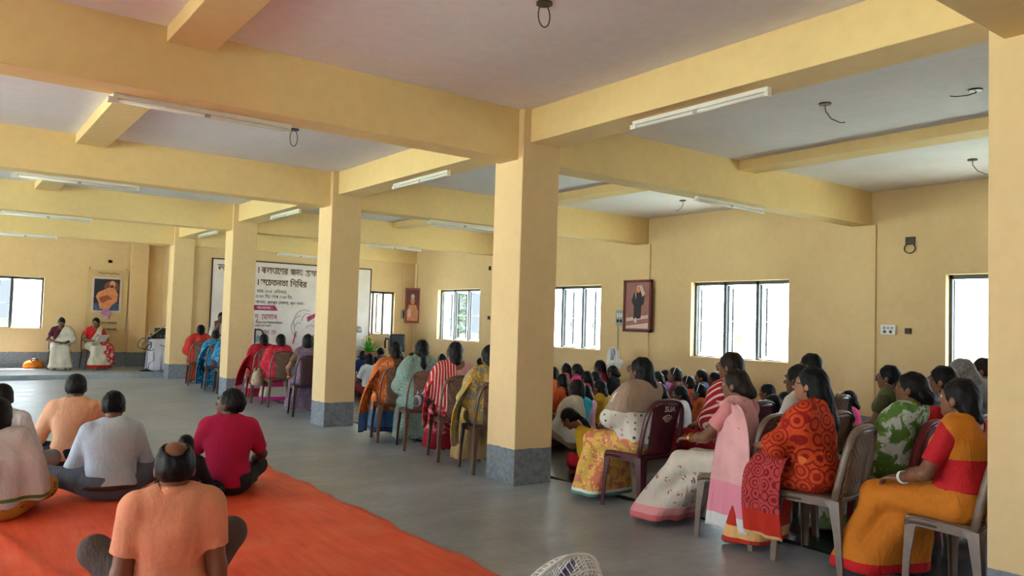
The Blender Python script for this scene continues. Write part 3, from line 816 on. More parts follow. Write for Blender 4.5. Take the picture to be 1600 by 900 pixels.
M_PRINT = plain('chair_print', (190, 185, 180), .4, .1)
def chair(loc, rz, colour, label, group='plastic chairs of the audience', printed=False):
    root = empty('plastic_chair', loc, rz, label, 'chair', group)
    fm, pm = CH[colour]
    for nm, me in CHAIR:
        o = bpy.data.objects.new(nm, me); COL.objects.link(o); o.parent = root
        if not me.materials: me.materials.append(fm)
        o.material_slots[0].link = 'OBJECT'; o.material_slots[0].material = pm if nm == 'back_panel' else fm
    if printed:
        for zc, sc in ((.69, 1.0), (.56, .9)):
            mb = MB()
            for r in (.018, .034, .05, .066):
                mb.tube([(r*sc*math.cos(a), -.219-.093*((zc+r*sc*math.sin(a)-.44)/.425)+.0, zc+r*sc*math.sin(a)) for a in np.linspace(.7, 2.44, 9)], .0035, 5)
            mb.build('moulded_arcs', M_PRINT if zc > .6 else fm, root)
        text_mesh('SUA', .062, M_PRINT, 'lettering', root, (0, -.304, .785), (math.radians(102), 0, 0), .002, align='CENTER')
    return root
# ------------------------------------------------------------------ the audience
def rz_of(face): return -math.radians(face)
def person_root(loc, face, scale, label, group):
    return empty('person', (loc[0], loc[1], loc[2] if len(loc) > 2 else 0), rz_of(face), label, 'person', group, scale)

def bangles(root, p, nm, mat, n=2, r=.032, at=.93):
    S, E, Wp = p.arm[nm]; d = Vector(map(float, Wp-E)).normalized(); a = d.orthogonal().normalized(); b = d.cross(a)
    for i in range(n):
        c = Vector(map(float, E+(Wp-E)*(at-.06*i))); mb = MB()
        mb.tube([c+(a*math.cos(t)+b*math.sin(t))*r for t in np.linspace(0, 2*math.pi, 17)], .0045, 6); mb.build('bangle', mat, root, True)

def sari_woman(loc, face, scale, label, group, sk='m', hair='bun', hcol='black', head=(8, -4, 0), lean=.0, bow=0, side=0, arms=None, legs=None, blouse=None, sari=None, pallu=None,
               arm=False, glasses=False, back_x=.04, slope=.5, hood=False, dx=.009, seed=1, tails=(), hem=.05, flare=.14, sl=.62, scoop=True, pose='chair', fat=1.0, eyes=True, bang=None, low=.5, inf=.022, top_shawl=None, full_top=None):
    root = person_root(loc, face, scale, label, group)
    p = Person(pose, False, lean, side, head, arms, legs, fat, bow)
    add_body(root, p, sk, dx); add_head_bits(root, p, hair, hcol, max(dx*.85, .007), glasses, True, eyes)
    gdx = dx*1.15
    if full_top is None:
        garment(root, p, 'blouse', p.pick('torso', 'shoulder')+sleeve(p, 'L', sl, .004)+sleeve(p, 'R', sl, .004), blouse, .010, [zcut_lo(.72+p.off)]+([neck_scoop(p)] if scoop else []), gdx, .002, seed)
    else:
        garment(root, p, 'tunic', p.pick('torso', 'shoulder', 'hip')+sleeve(p, 'L', sl, .012)+sleeve(p, 'R', sl, .012), full_top, .016, [zcut_lo(.5+p.off)], gdx, .004, seed)
    skirt(root, p, sari, seed, hem, flare, gdx*1.1)
    if pallu is not None: drape(root, p, pallu, seed+5, arm, inf, back_x, -.04, 'pallu', gdx, .0075, hood, slope, low)
    if top_shawl is not None: drape(root, p, top_shawl, seed+6, arm, inf+.008, back_x+.02, -.04, 'shawl', gdx, .0075, hood, slope, .80)
    for t in tails: ribbon(parent=root, name='pallu_tail', seed=seed, **t)
    for nm in (bang or {}): bangles(root, p, nm, *bang[nm])
    return root, p

def tunic_person(loc, face, scale, label, group, sk='m', male=False, hair='pony', hcol='black', head=(0, 0, 0), lean=0, bow=0, top=None, bottom=None, sl=1.3, dx=.011, pose='floor', arms=None, legs=None, eyes=False,
                 glasses=False, collar=False, seed=1, band=None, shawl=None, kid=True, amp=.004, hands=False, tuck=False, side=0, fat=1.0, belt=None):
    root = person_root(loc, face, scale, label, group)
    p = Person(pose, male, lean, side, head, arms, legs, fat, bow, hands, kid)
    add_body(root, p, sk, dx); add_head_bits(root, p, hair, hcol, max(.008, dx*.85), glasses, False, eyes)
    gdx = dx*1.1; zlow = (.50 if not tuck else .535)+p.off
    if male:
        c3 = np.array(p.T(0, .0, 1.045)); cuts = [zcut_lo(zlow), lambda X, Y, Z: .060-np.sqrt((X-c3[0])**2+(Y-c3[1])**2+((Z-c3[2])*.55)**2)]
    else: cuts = [zcut_lo(zlow), neck_scoop(p, .07, False)]
    garment(root, p, 'shirt' if male else 'tunic', p.pick('torso', 'shoulder', 'hip')+sleeve(p, 'L', sl, .004)+sleeve(p, 'R', sl, .004), top, .018 if male else .015, cuts, gdx, amp, seed, (26, 26, 14))
    if collar:
        mb = MB(); c = np.array(p.T(0, -.002, 1.018)); pts = []
        for a in np.linspace(math.radians(-250), math.radians(70), 25): pts.append((c[0]+.067*math.cos(a), c[1]+.066*math.sin(a)+.002, c[2]+.006+(.022 if math.sin(a) < 0 else .022-.04*math.sin(a))*1.0-.012))
        mb.tube(pts, .022, 8, flat=(.42, 1.0)); mb.build('collar', top, root, True)
    garment(root, p, 'trousers', p.pick('hip', 'thigh', 'shin'), bottom, .017, [zcut_lo(.003), lambda X, Y, Z: np.where(np.abs(X)+0*Y < .17, Z-(.62+p.off), -1.)], gdx*1.1, amp*.9, seed+2)
    if belt is not None:
        garment(root, p, 'belt', p.pick('hip', 'torso'), belt, .026, [zcut_lo(.520+p.off), zcut_hi(.556+p.off)], .009, 0, 0, rel=0)
    if shawl is not None: drape(root, p, shawl, seed+3, True, .03, -.02, .02, 'shawl', gdx, .006, False, .4, .52)
    if band is not None:
        mb = MB(); mb.tube([p.hd(.088*math.cos(a), .018-.028*math.sin(a), .026+.105*math.sin(a)) for a in np.linspace(-.15, math.pi+.15, 15)], .0075, 6, flat=(1.5, .6)); mb.build('hairband', band, root, True)
    return root, p

GF = 'women on chairs along the aisle'; GS = 'women on chairs behind the aisle row'; GK = 'people seated on the floor by the windows'; GM = 'men seated on the orange mat'
WHITE = (232, 230, 226)
# ---- aisle row, near group
tail = lambda pts, w, d, m, **k: dict(pts=pts, widths=w, wdir=d, mat=m, **k)
c_yel = cloth('yellow_floral', (226, 184, 92), 'blotch', (206, 120, 92), (232, 200, 120), 13, hem=((.10, (222, 222, 212)), (.075, (96, 142, 128))))
c_dots = cloth('cream_dotted', (226, 218, 208), 'dots', (62, 96, 76), (214, 132, 148), 17, .23, hem=((.545, (110, 150, 132)),))
c_taupe = cloth('taupe_handloom', (166, 142, 124), 'stripes', (158, 134, 116), None, 300, .5)
r, p = sari_woman((4.62, 4.42), 2, .955, 'woman in taupe and polka-dotted sari with yellow floral skirt, on the wine chair', GF, 'm', 'curly', 'black', (14, -8, 0), .0, blouse=cloth('grey_blouse', (150, 130, 118), 'stripes', (110, 96, 88), None, 220, .3),
    sari=c_yel, pallu=c_dots, top_shawl=c_taupe, arm=True, glasses=True, back_x=.16, dx=.008, seed=2, flare=.19, hem=.045, legs={'L': ((-.16, .42, .50), (-.17, .42, .085), (-.19, .57, .035)), 'R': ((.10, .43, .5), (.08, .45, .085), (.1, .6, .035))},
    arms={'L': ((-.25, .10, .74), (-.12, .33, .66), (.4, .8, -.2), (0, .1, 1)), 'R': ((.23, .1, .73), (.09, .32, .64), (-.5, .8, 0), (0, .1, 1))}, bang={'L': (M_WHITE, 2)})
c_cream = cloth('cream_motif', (214, 204, 192), 'motif', (140, 70, 66), (150, 84, 70), 11, .30, hem=((.16, (222, 150, 156)), (.10, (206, 110, 116))))
c_pinkp = cloth('pink_pallu', (226, 170, 172), 'motif', (190, 120, 120), (200, 190, 176), 12, .2, hem=((.45, (222, 138, 158)), (.22, (206, 208, 208))))
sari_woman((4.56, 3.42), -4, .93, 'woman in cream motif sari with long pink end hanging beside her chair', GF, 'm', 'bun', 'brown', (12, 0, 0), .02, blouse=cloth('pink_blouse', (214, 138, 140), rough=.7), sari=c_cream, pallu=c_pinkp, dx=.008, seed=4, flare=.2, hem=.05, fat=1.08,
    tails=[tail([(-.05, .11, .90), (-.12, .07, .985), (-.175, -.03, .975), (-.235, -.09, .80), (-.275, -.10, .55), (-.285, -.09, .32), (-.29, -.08, .12)], [.14, .17, .24, .30, .34, .36, .38], [(.2, .2, 1), (.3, .9, .2), (.25, 1, 0), (.2, 1, 0), (.15, 1, 0), (.15, 1, 0), (.15, 1, 0)], c_pinkp, th=.008, wav=.008, freq=2.5)],
    arms={'L': ((-.25, .12, .75), (-.14, .36, .70), (.1, 1, -.1), (-.3, .1, 1)), 'R': ((.24, .1, .73), (.1, .34, .66), (-.4, .8, 0), (0, .1, 1))}, legs={'L': ((-.15, .44, .5), (-.2, .66, .085), (-.22, .81, .035)), 'R': ((.09, .44, .5), (.03, .62, .085), (.03, .78, .035))}, bang={'L': (M_GOLD, 2)})
c_orp = cloth('orange_red_print', (206, 74, 30), 'rings', (150, 28, 22), (214, 110, 48), 9, hem=((.42, (176, 40, 30)), (.16, (222, 170, 110)), (.085, (190, 50, 36))))
c_orz = cloth('rose_zigzag', (190, 70, 70), 'rings', (128, 24, 34), (214, 90, 36), 13, hem=((.30, (182, 42, 26)), (.16, (220, 172, 116))))
sari_woman((4.56, 2.82), -8, .975, 'woman with long loose black hair in red-orange printed sari, low-backed blouse', GF, 'l', 'long', 'black', (8, -4, 0), .03, blouse=cloth('orange_blouse', (206, 96, 40), 'stripes', (180, 60, 30), None, 160, .5), sari=c_orp, pallu=c_orp, arm=True, glasses=True,
    back_x=-.02, slope=.35, dx=.008, seed=8, flare=.18, tails=[tail([(-.10, .16, .70), (-.20, .22, .66), (-.24, .27, .55), (-.25, .29, .36), (-.25, .28, .14)], [.2, .26, .30, .32, .34], [(.1, 1, .2), (.2, 1, 0), (.2, 1, 0), (.2, 1, 0), (.2, 1, 0)], c_orz, wav=.014, freq=2.2)],
    arms={'L': ((-.25, .14, .76), (-.12, .36, .70), (.3, .9, .1), (-.2, .1, 1)), 'R': ((.25, .1, .74), (.08, .34, .66), (-.4, .8, 0), (0, .1, 1))})
c_or = cloth('saffron_sari', (206, 122, 34), 'speck', (200, 112, 28), None, 30, hem=((.115, (196, 30, 36)), (.05, (160, 22, 30))))
c_orb = cloth('saffron_red_end', (206, 124, 34), hem=((.80, (196, 34, 40)),))
c_redb = cloth('red_blouse', (186, 26, 36), rough=.7)
sari_woman((4.60, 1.98), 8, .965, 'woman in saffron sari with red blouse, hand resting on her knee, beside the nearest pillar', GF, 'm', 'lowbun', 'black', (6, -6, 0), .0, blouse=c_redb, sari=c_or, pallu=c_orb, back_x=.0, slope=.3, dx=.007, seed=11, flare=.18, sl=.75, fat=1.08, low=.62,
    arms={'L': ((-.25, .06, .72), (-.15, .31, .63), (-.02, 1, -.12), (-.1, .1, 1)), 'R': ((.25, .1, .74), (.08, .34, .65), (-.4, .8, 0), (0, .1, 1))}, legs={'L': ((-.13, .46, .5), (-.17, .55, .085), (-.19, .7, .035)), 'R': ((.1, .44, .5), (.06, .45, .085), (.06, .6, .035))}, bang={'L': (M_WHITE, 2, .034)})
# ---- behind them
sari_woman((5.30, 4.06), -6, 1.0, 'woman in red blouse and striped red sari sitting tall below the window', GS, 'm', 'bob', 'brown', (10, 2, 0), .0, blouse=c_redb, sari=cloth('red_sari', (160, 24, 40)), pallu=cloth('red_white_stripe', (170, 30, 44), 'stripes', (226, 190, 180), None, 130, .55, axis=(.5, .5, .7)), glasses=True, back_x=.1, dx=.010, seed=14, arm=True)
tunic_person((5.22, 3.36), -2, .955, 'woman in white puff-sleeved top behind the long-haired woman', GS, 'd', False, 'lowbun', 'black', (6, 0, 0), .02, top=cloth('white_cotton', (222, 222, 224)), bottom=cloth('violet_cotton', (120, 70, 96)), sl=.75, dx=.010, pose='chair', eyes=True, kid=False, seed=17, hands=True)
tunic_person((6.6, 4.16), -4, .99, 'dark-haired woman half hidden behind the white top, hair just showing', GS, 'm', False, 'bob', 'black', (8, 0, 0), top=cloth('plum_cotton', (90, 40, 60)), bottom=cloth('plum_cotton', (90, 40, 60)), dx=.012, pose='chair', kid=False, seed=18)
c_leaf = cloth('white_green_leaf', (208, 216, 212), 'blotch', (92, 134, 62), (120, 160, 84), 7, hem=((.12, (120, 150, 110)),))
sari_woman((5.34, 2.76), -4, .965, 'woman in white sari with large green leaves, on the dark red chair', GS, 'm', 'bun', 'black', (8, -4, 0), -.12, blouse=cloth('green_blouse', (60, 84, 58)), sari=c_leaf, pallu=c_leaf, arm=True, back_x=.18, glasses=True, dx=.009, seed=21, flare=.17)
sari_woman((6.85, 3.55), -6, .93, 'bespectacled woman in olive green sari, bun at the nape', GS, 'm', 'bun', 'black', (10, 0, 0), .0, blouse=cloth('olive_blouse', (74, 72, 46)), sari=cloth('olive_sari', (96, 100, 62)), pallu=cloth('olive_sari', (96, 100, 62)), glasses=True, back_x=.1, dx=.010, seed=23)
sari_woman((6.10, 2.75), -6, .97, 'bespectacled woman with ponytail in blue floral sari and red blouse', GS, 'm', 'pony', 'black', (10, 0, 0), .0, blouse=c_redb, sari=cloth('blue_floral', (120, 140, 150), 'blotch', (70, 110, 130), (170, 100, 110), 12), pallu=cloth('blue_floral', (120, 140, 150)), glasses=True, back_x=.06, dx=.010, seed=25)
sari_woman((7.05, 3.03), -8, 1.0, 'grey-haired woman in white sari before the window by the pillar', GS, 'm', 'bun', 'grey', (8, 0, 0), .0, blouse=cloth('white_cotton', (222, 222, 224)), sari=cloth('white_cotton', (222, 222, 224)), pallu=cloth('white_cotton', (222, 222, 224)), back_x=.12, dx=.011, seed=26)
tunic_person((8.23, 3.34), -8, .985, 'short-haired person against the window glare, next to grey-haired woman', GS, 'm', True, 'short', 'brown', (6, 0, 0), top=cloth('grey_cotton', (140, 140, 146)), bottom=cloth('grey_cotton', (140, 140, 146)), dx=.012, pose='chair', kid=False, seed=27)
# ---- middle group
c_obl = cloth('orange_blue_print', (206, 104, 40), 'speck', (226, 150, 110), (190, 70, 30), 14, hem=((.34, (70, 104, 150)), (.12, (50, 66, 110))))
sari_woman((4.50, 8.36), 17, .935, 'woman in orange sari with blue lower border, farthest of the middle four', GF, 'm', 'bun', 'black', (2, 2, 0), .0, blouse=cloth('dark_blouse', (52, 40, 52)), sari=c_obl, pallu=c_obl, arm=True, back_x=-.03, slope=.3, dx=.010, seed=31,
    tails=[tail([(-.16, .0, .93), (-.26, -.02, .80), (-.33, .02, .60), (-.36, .06, .38), (-.36, .08, .10)], [.16, .22, .30, .34, .30], [(.4, 1, 0), (.5, 1, 0), (.5, 1, 0), (.5, 1, 0), (.5, 1, 0)], c_obl, wav=.02, freq=2)])
c_mint = cloth('mint_print', (150, 172, 160), 'rings', (104, 128, 122), None, 15)
sari_woman((4.50, 7.72), 17, .97, 'woman wrapped in a mint-grey printed sari, black ponytail down her back', GF, 'm', 'pony', 'black', (-2, 2, 0), .0, blouse=c_mint, sari=c_mint, pallu=c_mint, arm=True, back_x=.25, slope=.0, dx=.010, seed=34, inf=.03, scoop=False)
c_rst = cloth('red_cream_stripe', (184, 34, 50), 'stripes', (222, 186, 170), None, 210, .45)
c_rfl = cloth('red_floral', (186, 44, 62), 'speck', (222, 170, 166), None, 16, hem=((.22, (150, 24, 44)),))
sari_woman((4.47, 6.97), 17, .975, 'woman in red sari with cream stripes, hair in a large low bun', GF, 'l', 'lowbun', 'black', (-6, 2, 0), .0, blouse=cloth('pale_pink_blouse', (214, 160, 164)), sari=c_rfl, pallu=c_rst, arm=True, back_x=-.02, slope=.2, dx=.009, seed=36,
    tails=[tail([(-.16, .02, .92), (-.25, .05, .76), (-.28, .12, .55), (-.28, .16, .32)], [.16, .22, .28, .30], [(.3, 1, 0), (.4, 1, 0), (.4, 1, 0), (.4, 1, 0)], c_rfl, wav=.018, freq=2)])
c_yg = cloth('mustard_grey_floral', (190, 150, 66), 'blotch', (138, 138, 122), (206, 180, 110), 9, hem=((.34, (170, 140, 96)),))
sari_woman((4.42, 6.27), 15, .97, 'woman in mustard and grey floral sari, her head behind the central pillar', GF, 'm', 'bun', 'black', (0, 0, 0), .0, blouse=cloth('mustard_blouse', (170, 120, 50)), sari=c_yg, pallu=c_yg, arm=True, back_x=.06, slope=.3, dx=.010, seed=38,
    tails=[tail([(-.15, .0, .93), (-.25, -.02, .8), (-.31, .04, .62), (-.32, .08, .40), (-.30, .1, .24)], [.16, .24, .32, .32, .26], [(.4, 1, 0), (.5, 1, 0), (.5, 1, 0), (.5, 1, 0), (.5, 1, 0)], c_yg, wav=.02, freq=2)])
# ---- group before the banner
c_dr = cloth('crimson_sari', (176, 24, 44), 'speck', (150, 18, 34), None, 20, hem=((.30, (206, 150, 160)), (.22, (160, 30, 60))))
sari_woman((4.50, 12.95), 6, .90, 'woman wrapped in bright crimson sari beside the pillar left of banner', GF, 'm', 'bun', 'black', (0, 0, 0), .0, blouse=c_dr, sari=c_dr, pallu=c_dr, arm=True, back_x=.2, slope=.1, dx=.012, seed=41, scoop=False, inf=.04, eyes=False,
    tails=[tail([(-.18, .0, .92), (-.30, .0, .76), (-.38, .04, .5), (-.42, .06, .2)], [.2, .3, .36, .34], [(.5, 1, 0), (.6, 1, 0), (.6, 1, 0), (.6, 1, 0)], c_dr, wav=.02, freq=2)])
c_rm = cloth('rose_magenta_sari', (196, 34, 56), 'speck', (206, 70, 90), None, 18, hem=((.50, (170, 40, 90)), (.30, (190, 178, 160)), (.12, (186, 40, 130))))
sari_woman((4.55, 12.30), 6, .915, 'woman in rose-red sari with magenta hem, second from the crimson one', GF, 'm', 'bun', 'black', (0, 0, 0), .0, blouse=c_rm, sari=c_rm, pallu=c_rm, arm=True, back_x=.16, slope=.1, dx=.012, seed=43, scoop=False, inf=.03, eyes=False)
c_mv = cloth('mauve_grey_sari', (120, 98, 118), 'speck', (136, 114, 130), None, 22, hem=((.06, (150, 120, 110)),))
sari_woman((4.48, 11.0), 12, .945, 'woman in mauve-grey sari with bare forearm, on the plum chair by a pillar', GF, 'l', 'bob', 'black', (-4, 0, 0), .02, blouse=cloth('brown_blouse', (112, 84, 62)), sari=c_mv, pallu=c_mv, back_x=.12, dx=.011, seed=45, flare=.2, eyes=False, bang={'L': (M_GOLD, 2)},
    arms={'L': ((-.27, .06, .72), (-.22, .24, .58), (0, 1, -.2), (-.2, .1, 1)), 'R': ((.24, .1, .74), (.08, .34, .65), (-.4, .8, 0), (0, .1, 1))})
c_rs = cloth('scarlet_shawl', (190, 52, 40), 'speck', (160, 34, 32), (206, 80, 50), 18)
sari_woman((4.42, 16.45), 8, .965, 'woman in scarlet shawl on the farthest brown chair of the aisle', GF, 'm', 'bun', 'black', (0, 0, 0), .0, blouse=c_rs, sari=cloth('rust_skirt', (170, 70, 36), 'speck', (130, 40, 26), None, 14), pallu=c_rs, arm=True, back_x=.25, slope=0, dx=.013, seed=47, scoop=False, inf=.035, eyes=False)
c_bl = cloth('peacock_blue', (24, 122, 170), 'speck', (120, 180, 200), None, 16)
sari_woman((4.42, 15.30), 8, .92, 'woman in peacock blue sari leaning forward on her chair', GF, 'm', 'bun', 'black', (0, 25, 0), .06, blouse=c_bl, sari=c_bl, pallu=c_bl, arm=True, back_x=.25, slope=0, dx=.013, seed=49, scoop=False, inf=.03, eyes=False, bow=.12,
    tails=[tail([(-.16, .0, .90), (-.26, .0, .74), (-.30, .04, .5), (-.31, .06, .12)], [.2, .26, .3, .3], [(.5, 1, 0), (.6, 1, 0), (.6, 1, 0), (.6, 1, 0)], c_bl, wav=.02, freq=2)])
sari_woman((4.46, 14.66), 8, .92, 'woman in dark blue sari mostly hidden behind a pillar, black hair', GF, 'm', 'bun', 'black', (0, 5, 0), .02, blouse=c_bl, sari=cloth('dark_blue_sari', (30, 60, 96)), pallu=c_bl, arm=True, back_x=.2, slope=0, dx=.014, seed=51, scoop=False, eyes=False)
# ---- on the stage, facing the hall
GT = 'women seated on the stage'
c_wh = cloth('white_sari', (206, 204, 192), 'speck', (196, 194, 180), None, 20, hem=((.08, (170, 160, 120)),))
sari_woman((2.38, 20.12, .09), 184, .93, 'woman in white sari and purple blouse on the stage, head bowed', GT, 'd', 'bun', 'black', (0, 30, 0), .02, blouse=cloth('purple_blouse', (86, 32, 50)), sari=c_wh, pallu=c_wh, arm=True, back_x=.1, dx=.010, seed=53, flare=.2, inf=.035,
    arms={'R': ((.26, .06, .72), (.04, .30, .63), (-1, .3, 0), (0, .3, 1)), 'L': ((-.26, .08, .73), (-.06, .30, .62), (1, .3, 0), (0, .3, 1))})
c_wr = cloth('white_red_sari', (208, 204, 190), 'speck', (196, 192, 176), None, 18, hem=((.13, (170, 150, 80)), (.12, (160, 24, 30))))
c_rp = cloth('red_white_pallu', (178, 28, 36), 'speck', (222, 190, 180), None, 22)
r, p = sari_woman((3.06, 20.12, .09), 172, .94, 'woman in white and red sari on the stage reading white papers', GT, 'm', 'lowbun', 'black', (-35, 8, 0), .02, blouse=cloth('red_blouse', (186, 26, 36)), sari=c_wr, pallu=c_wr, glasses=True, back_x=.1, dx=.010, seed=55, flare=.2,
    tails=[tail([(-.08, .12, .88), (-.14, .19, .74), (-.16, .30, .64), (-.17, .44, .60), (-.18, .54, .44), (-.18, .56, .14)], [.14, .2, .22, .24, .24, .24], [(1, 0, .3), (1, 0, .2), (1, 0, 0), (1, 0, 0), (1, 0, 0), (1, 0, 0)], c_rp, wav=.01, freq=2)],
    arms={'R': ((.25, .06, .72), (.06, .28, .68), (-.8, .6, .1), (0, -.3, 1)), 'L': ((-.26, .08, .73), (-.08, .32, .70), (.5, .8, .2), (.2, -.4, .8))})
mb = MB(); mb.box((-.14, 0, 0), (.14, .008, .2), Matrix.Translation((3.12, 19.69, .72)) @ Matrix.Rotation(math.radians(35), 4, 'Z') @ Matrix.Rotation(math.radians(38), 4, 'X'))
tag(mb.build('paper_sheets', M_WHITE), 'white sheets of paper held by the woman in red and white', 'papers')
# ---- the speaker
r, p = tunic_person((5.02, 17.15), 190, .925, 'man standing with a microphone at his mouth, white shirt and brown waistcoat', None, 'd', True, 'short', 'black', (-20, 4, 0), top=cloth('white_shirt', (214, 212, 206)), bottom=cloth('charcoal_trousers', (34, 34, 38)), sl=1.5, dx=.010, pose='stand', kid=False, hands=True, eyes=True, seed=57,
    arms={'R': ((.22, .10, .72), (.05, .20, .98), (-.2, .2, .9), (.6, .6, -.2)), 'L': ((-.23, .08, .70), (-.06, .24, .72), (.8, .5, .1), (0, .1, 1))})
garment(r, p, 'waistcoat', p.pick('torso', 'shoulder'), cloth('brown_waistcoat', (112, 78, 50)), .028, [zcut_lo(.58+p.off), lambda X, Y, Z: np.abs(X)-.15+0*Y+0*Z, lambda X, Y, Z: np.where(Y > 0, .035+.10*np.clip(Z-.75-p.off, 0, 1)-np.abs(X)+0*Z, -1.)], .011, .003, 3)
S, E, Wp = p.arm['R']; hm = np.array(p.hd(0.02, .14, -.07)); 
mb = MB(); a = Vector(map(float, hm)); b = Vector(map(float, Wp+V3(-.02, .03, .03))); mb.tube([b, b+(a-b)*.7, a], [.011, .013, .015], 8)
mic = mb.build('microphone', M_BLACK, None, True); mic.matrix_world = Matrix.LocRotScale(r.location, r.rotation_euler, r.scale); tag(mic, 'black hand microphone held to the standing man\'s mouth', 'microphone')
# ---- men on the mat
PE = cloth('peach_polo', (222, 148, 116), 'speck', (218, 142, 110), None, 30, weave=.15)
tunic_person((.97, 3.95), 12, 1.03, 'balding man in peach polo shirt leaning back on both arms, nearest on the mat', GM, 'm', True, 'bald', 'black', (-2, -3, 0), -.07, top=PE, bottom=cloth('brown_trousers', (84, 74, 70)), sl=.68, dx=.0065, kid=False, hands=True, collar=True, seed=61, amp=.005, fat=1.0, eyes=True,
    arms={'L': ((-.20, -.05, .66), (-.225, -.10, .43), (-.3, -.9, -.1), (0, 0, 1)), 'R': ((.20, -.05, .66), (.225, -.10, .43), (.3, -.9, -.1), (0, 0, 1))}, legs={'L': ((-.31, .14, .29), (-.10, .40, .075), (.06, .42, .05)), 'R': ((.275, .16, .32), (.10, .44, .08), (-.05, .48, .05))})
MR = cloth('magenta_polo', (178, 26, 72), 'speck', (172, 22, 66), None, 30, weave=.15)
tunic_person((1.96, 6.36), 20, 1.02, 'man in magenta-maroon polo shirt with head raised, turned left', GM, 'd', True, 'short', 'black', (64, -12, 0), .0, top=MR, bottom=cloth('dark_trousers', (40, 38, 44)), sl=.8, dx=.009, kid=False, collar=True, seed=63, eyes=True, fat=1.04, hands=True, legs={'L': ((-.24, .36, .16), (.06, .40, .075), (.2, .36, .05)), 'R': ((.22, .36, .16), (-.05, .44, .075), (-.19, .4, .05))},
    arms={'L': ((-.25, .10, .74), (-.20, .30, .60), (0, 1, -.1), (0, .1, 1)), 'R': ((.24, .12, .74), (.16, .32, .62), (-.4, .8, 0), (0, .1, 1))})
BS = cloth('pale_blue_shirt', (186, 198, 216), weave=.15)
tunic_person((1.17, 6.62), 8, 1.0, 'man in pale blue shirt and grey trousers with brown belt', GM, 'm', True, 'short', 'black', (-12, 8, 0), .04, top=BS, bottom=cloth('slate_trousers', (96, 108, 128)), sl=1.7, dx=.009, kid=False, collar=True, seed=65, amp=.006, tuck=True, fat=1.12, hands=True, eyes=True, legs={'L': ((-.44, .10, .20), (-.02, .34, .075), (.14, .34, .05)), 'R': ((.41, .10, .22), (.0, .42, .08), (-.14, .42, .05))}, belt=plain('brown_leather', (54, 26, 24), .45), bow=.05)
PS = cloth('peach_shirt', (226, 170, 136), weave=.15)
tunic_person((1.10, 8.10), 14, 1.03, 'man in peach long-sleeved shirt farther off, close-cropped hair', GM, 'd', True, 'short', 'black', (-4, 0, 0), .03, top=PS, bottom=cloth('black_trousers', (34, 32, 36)), sl=1.8, dx=.010, kid=False, collar=True, seed=67, hands=True, amp=.006, eyes=True,
    arms={'L': ((-.26, .04, .73), (-.30, .22, .56), (0, 1, -.3), (0, .1, 1)), 'R': ((.25, .1, .74), (.1, .33, .6), (-.4, .8, 0), (0, .1, 1))})
c_wsh = cloth('white_shawl', (206, 200, 206), hem=((.17, (86, 120, 70)), (.145, (196, 192, 196))))
c_mst = cloth('mustard_mango_print', (190, 140, 60), 'motif', (60, 40, 30), (70, 50, 34), 12, .32)
r, p = sari_woman((.40, 6.33), 12, 1.0, 'person wrapped in white shawl with green border over mustard print cloth', GM, 'd', 'bob', 'black', (-4, 6, 0), .03, pose='floor', legs={'L': ((-.28, .3, .15), (.06, .40, .075), (.2, .36, .05)), 'R': ((.26, .3, .15), (-.05, .44, .075), (-.19, .4, .05))}, blouse=c_wsh, sari=c_mst, pallu=None, full_top=c_wsh, sl=1.0, dx=.009, seed=69)
garment(r, p, 'shawl', p.pick('torso', 'shoulder', 'hip', 'uarm')+[cap(p.T(-.2, 0, .80), (-.24, .02, .22), .085, .09, 's', .09), cap(p.T(.2, 0, .80), (.23, .02, .20), .085, .09, 's', .09), cap(p.T(0, -.02, .8), (0, -.05, .2), .12, .13, 's', .09)], c_wsh, .02,
        [lambda X, Y, Z: (.10+.16*(X < -5)+.10*np.abs(X-.05))-Z+0*Y], .010, .012, 4, (34, 34, 8), .06)
tunic_person((.50, 7.62), 12, .985, 'person in white kurta at the left edge, farther back', GM, 'd', True, 'short', 'black', (0, 0, 0), .03, top=cloth('white_kurta', (206, 206, 210), 'stripes', (190, 192, 198), None, 120, .6), bottom=cloth('grey_cotton', (140, 140, 146)), sl=1.7, dx=.010, kid=False, collar=True, seed=71)
tunic_person((1.55, 6.02), 16, .66, 'small child in black, mostly hidden between the two nearer men', GM, 'd', False, 'bob', 'black', (0, 8, 0), .02, top=cloth('black_cotton', (26, 26, 30)), bottom=cloth('black_cotton', (26, 26, 30)), dx=.012, seed=73)
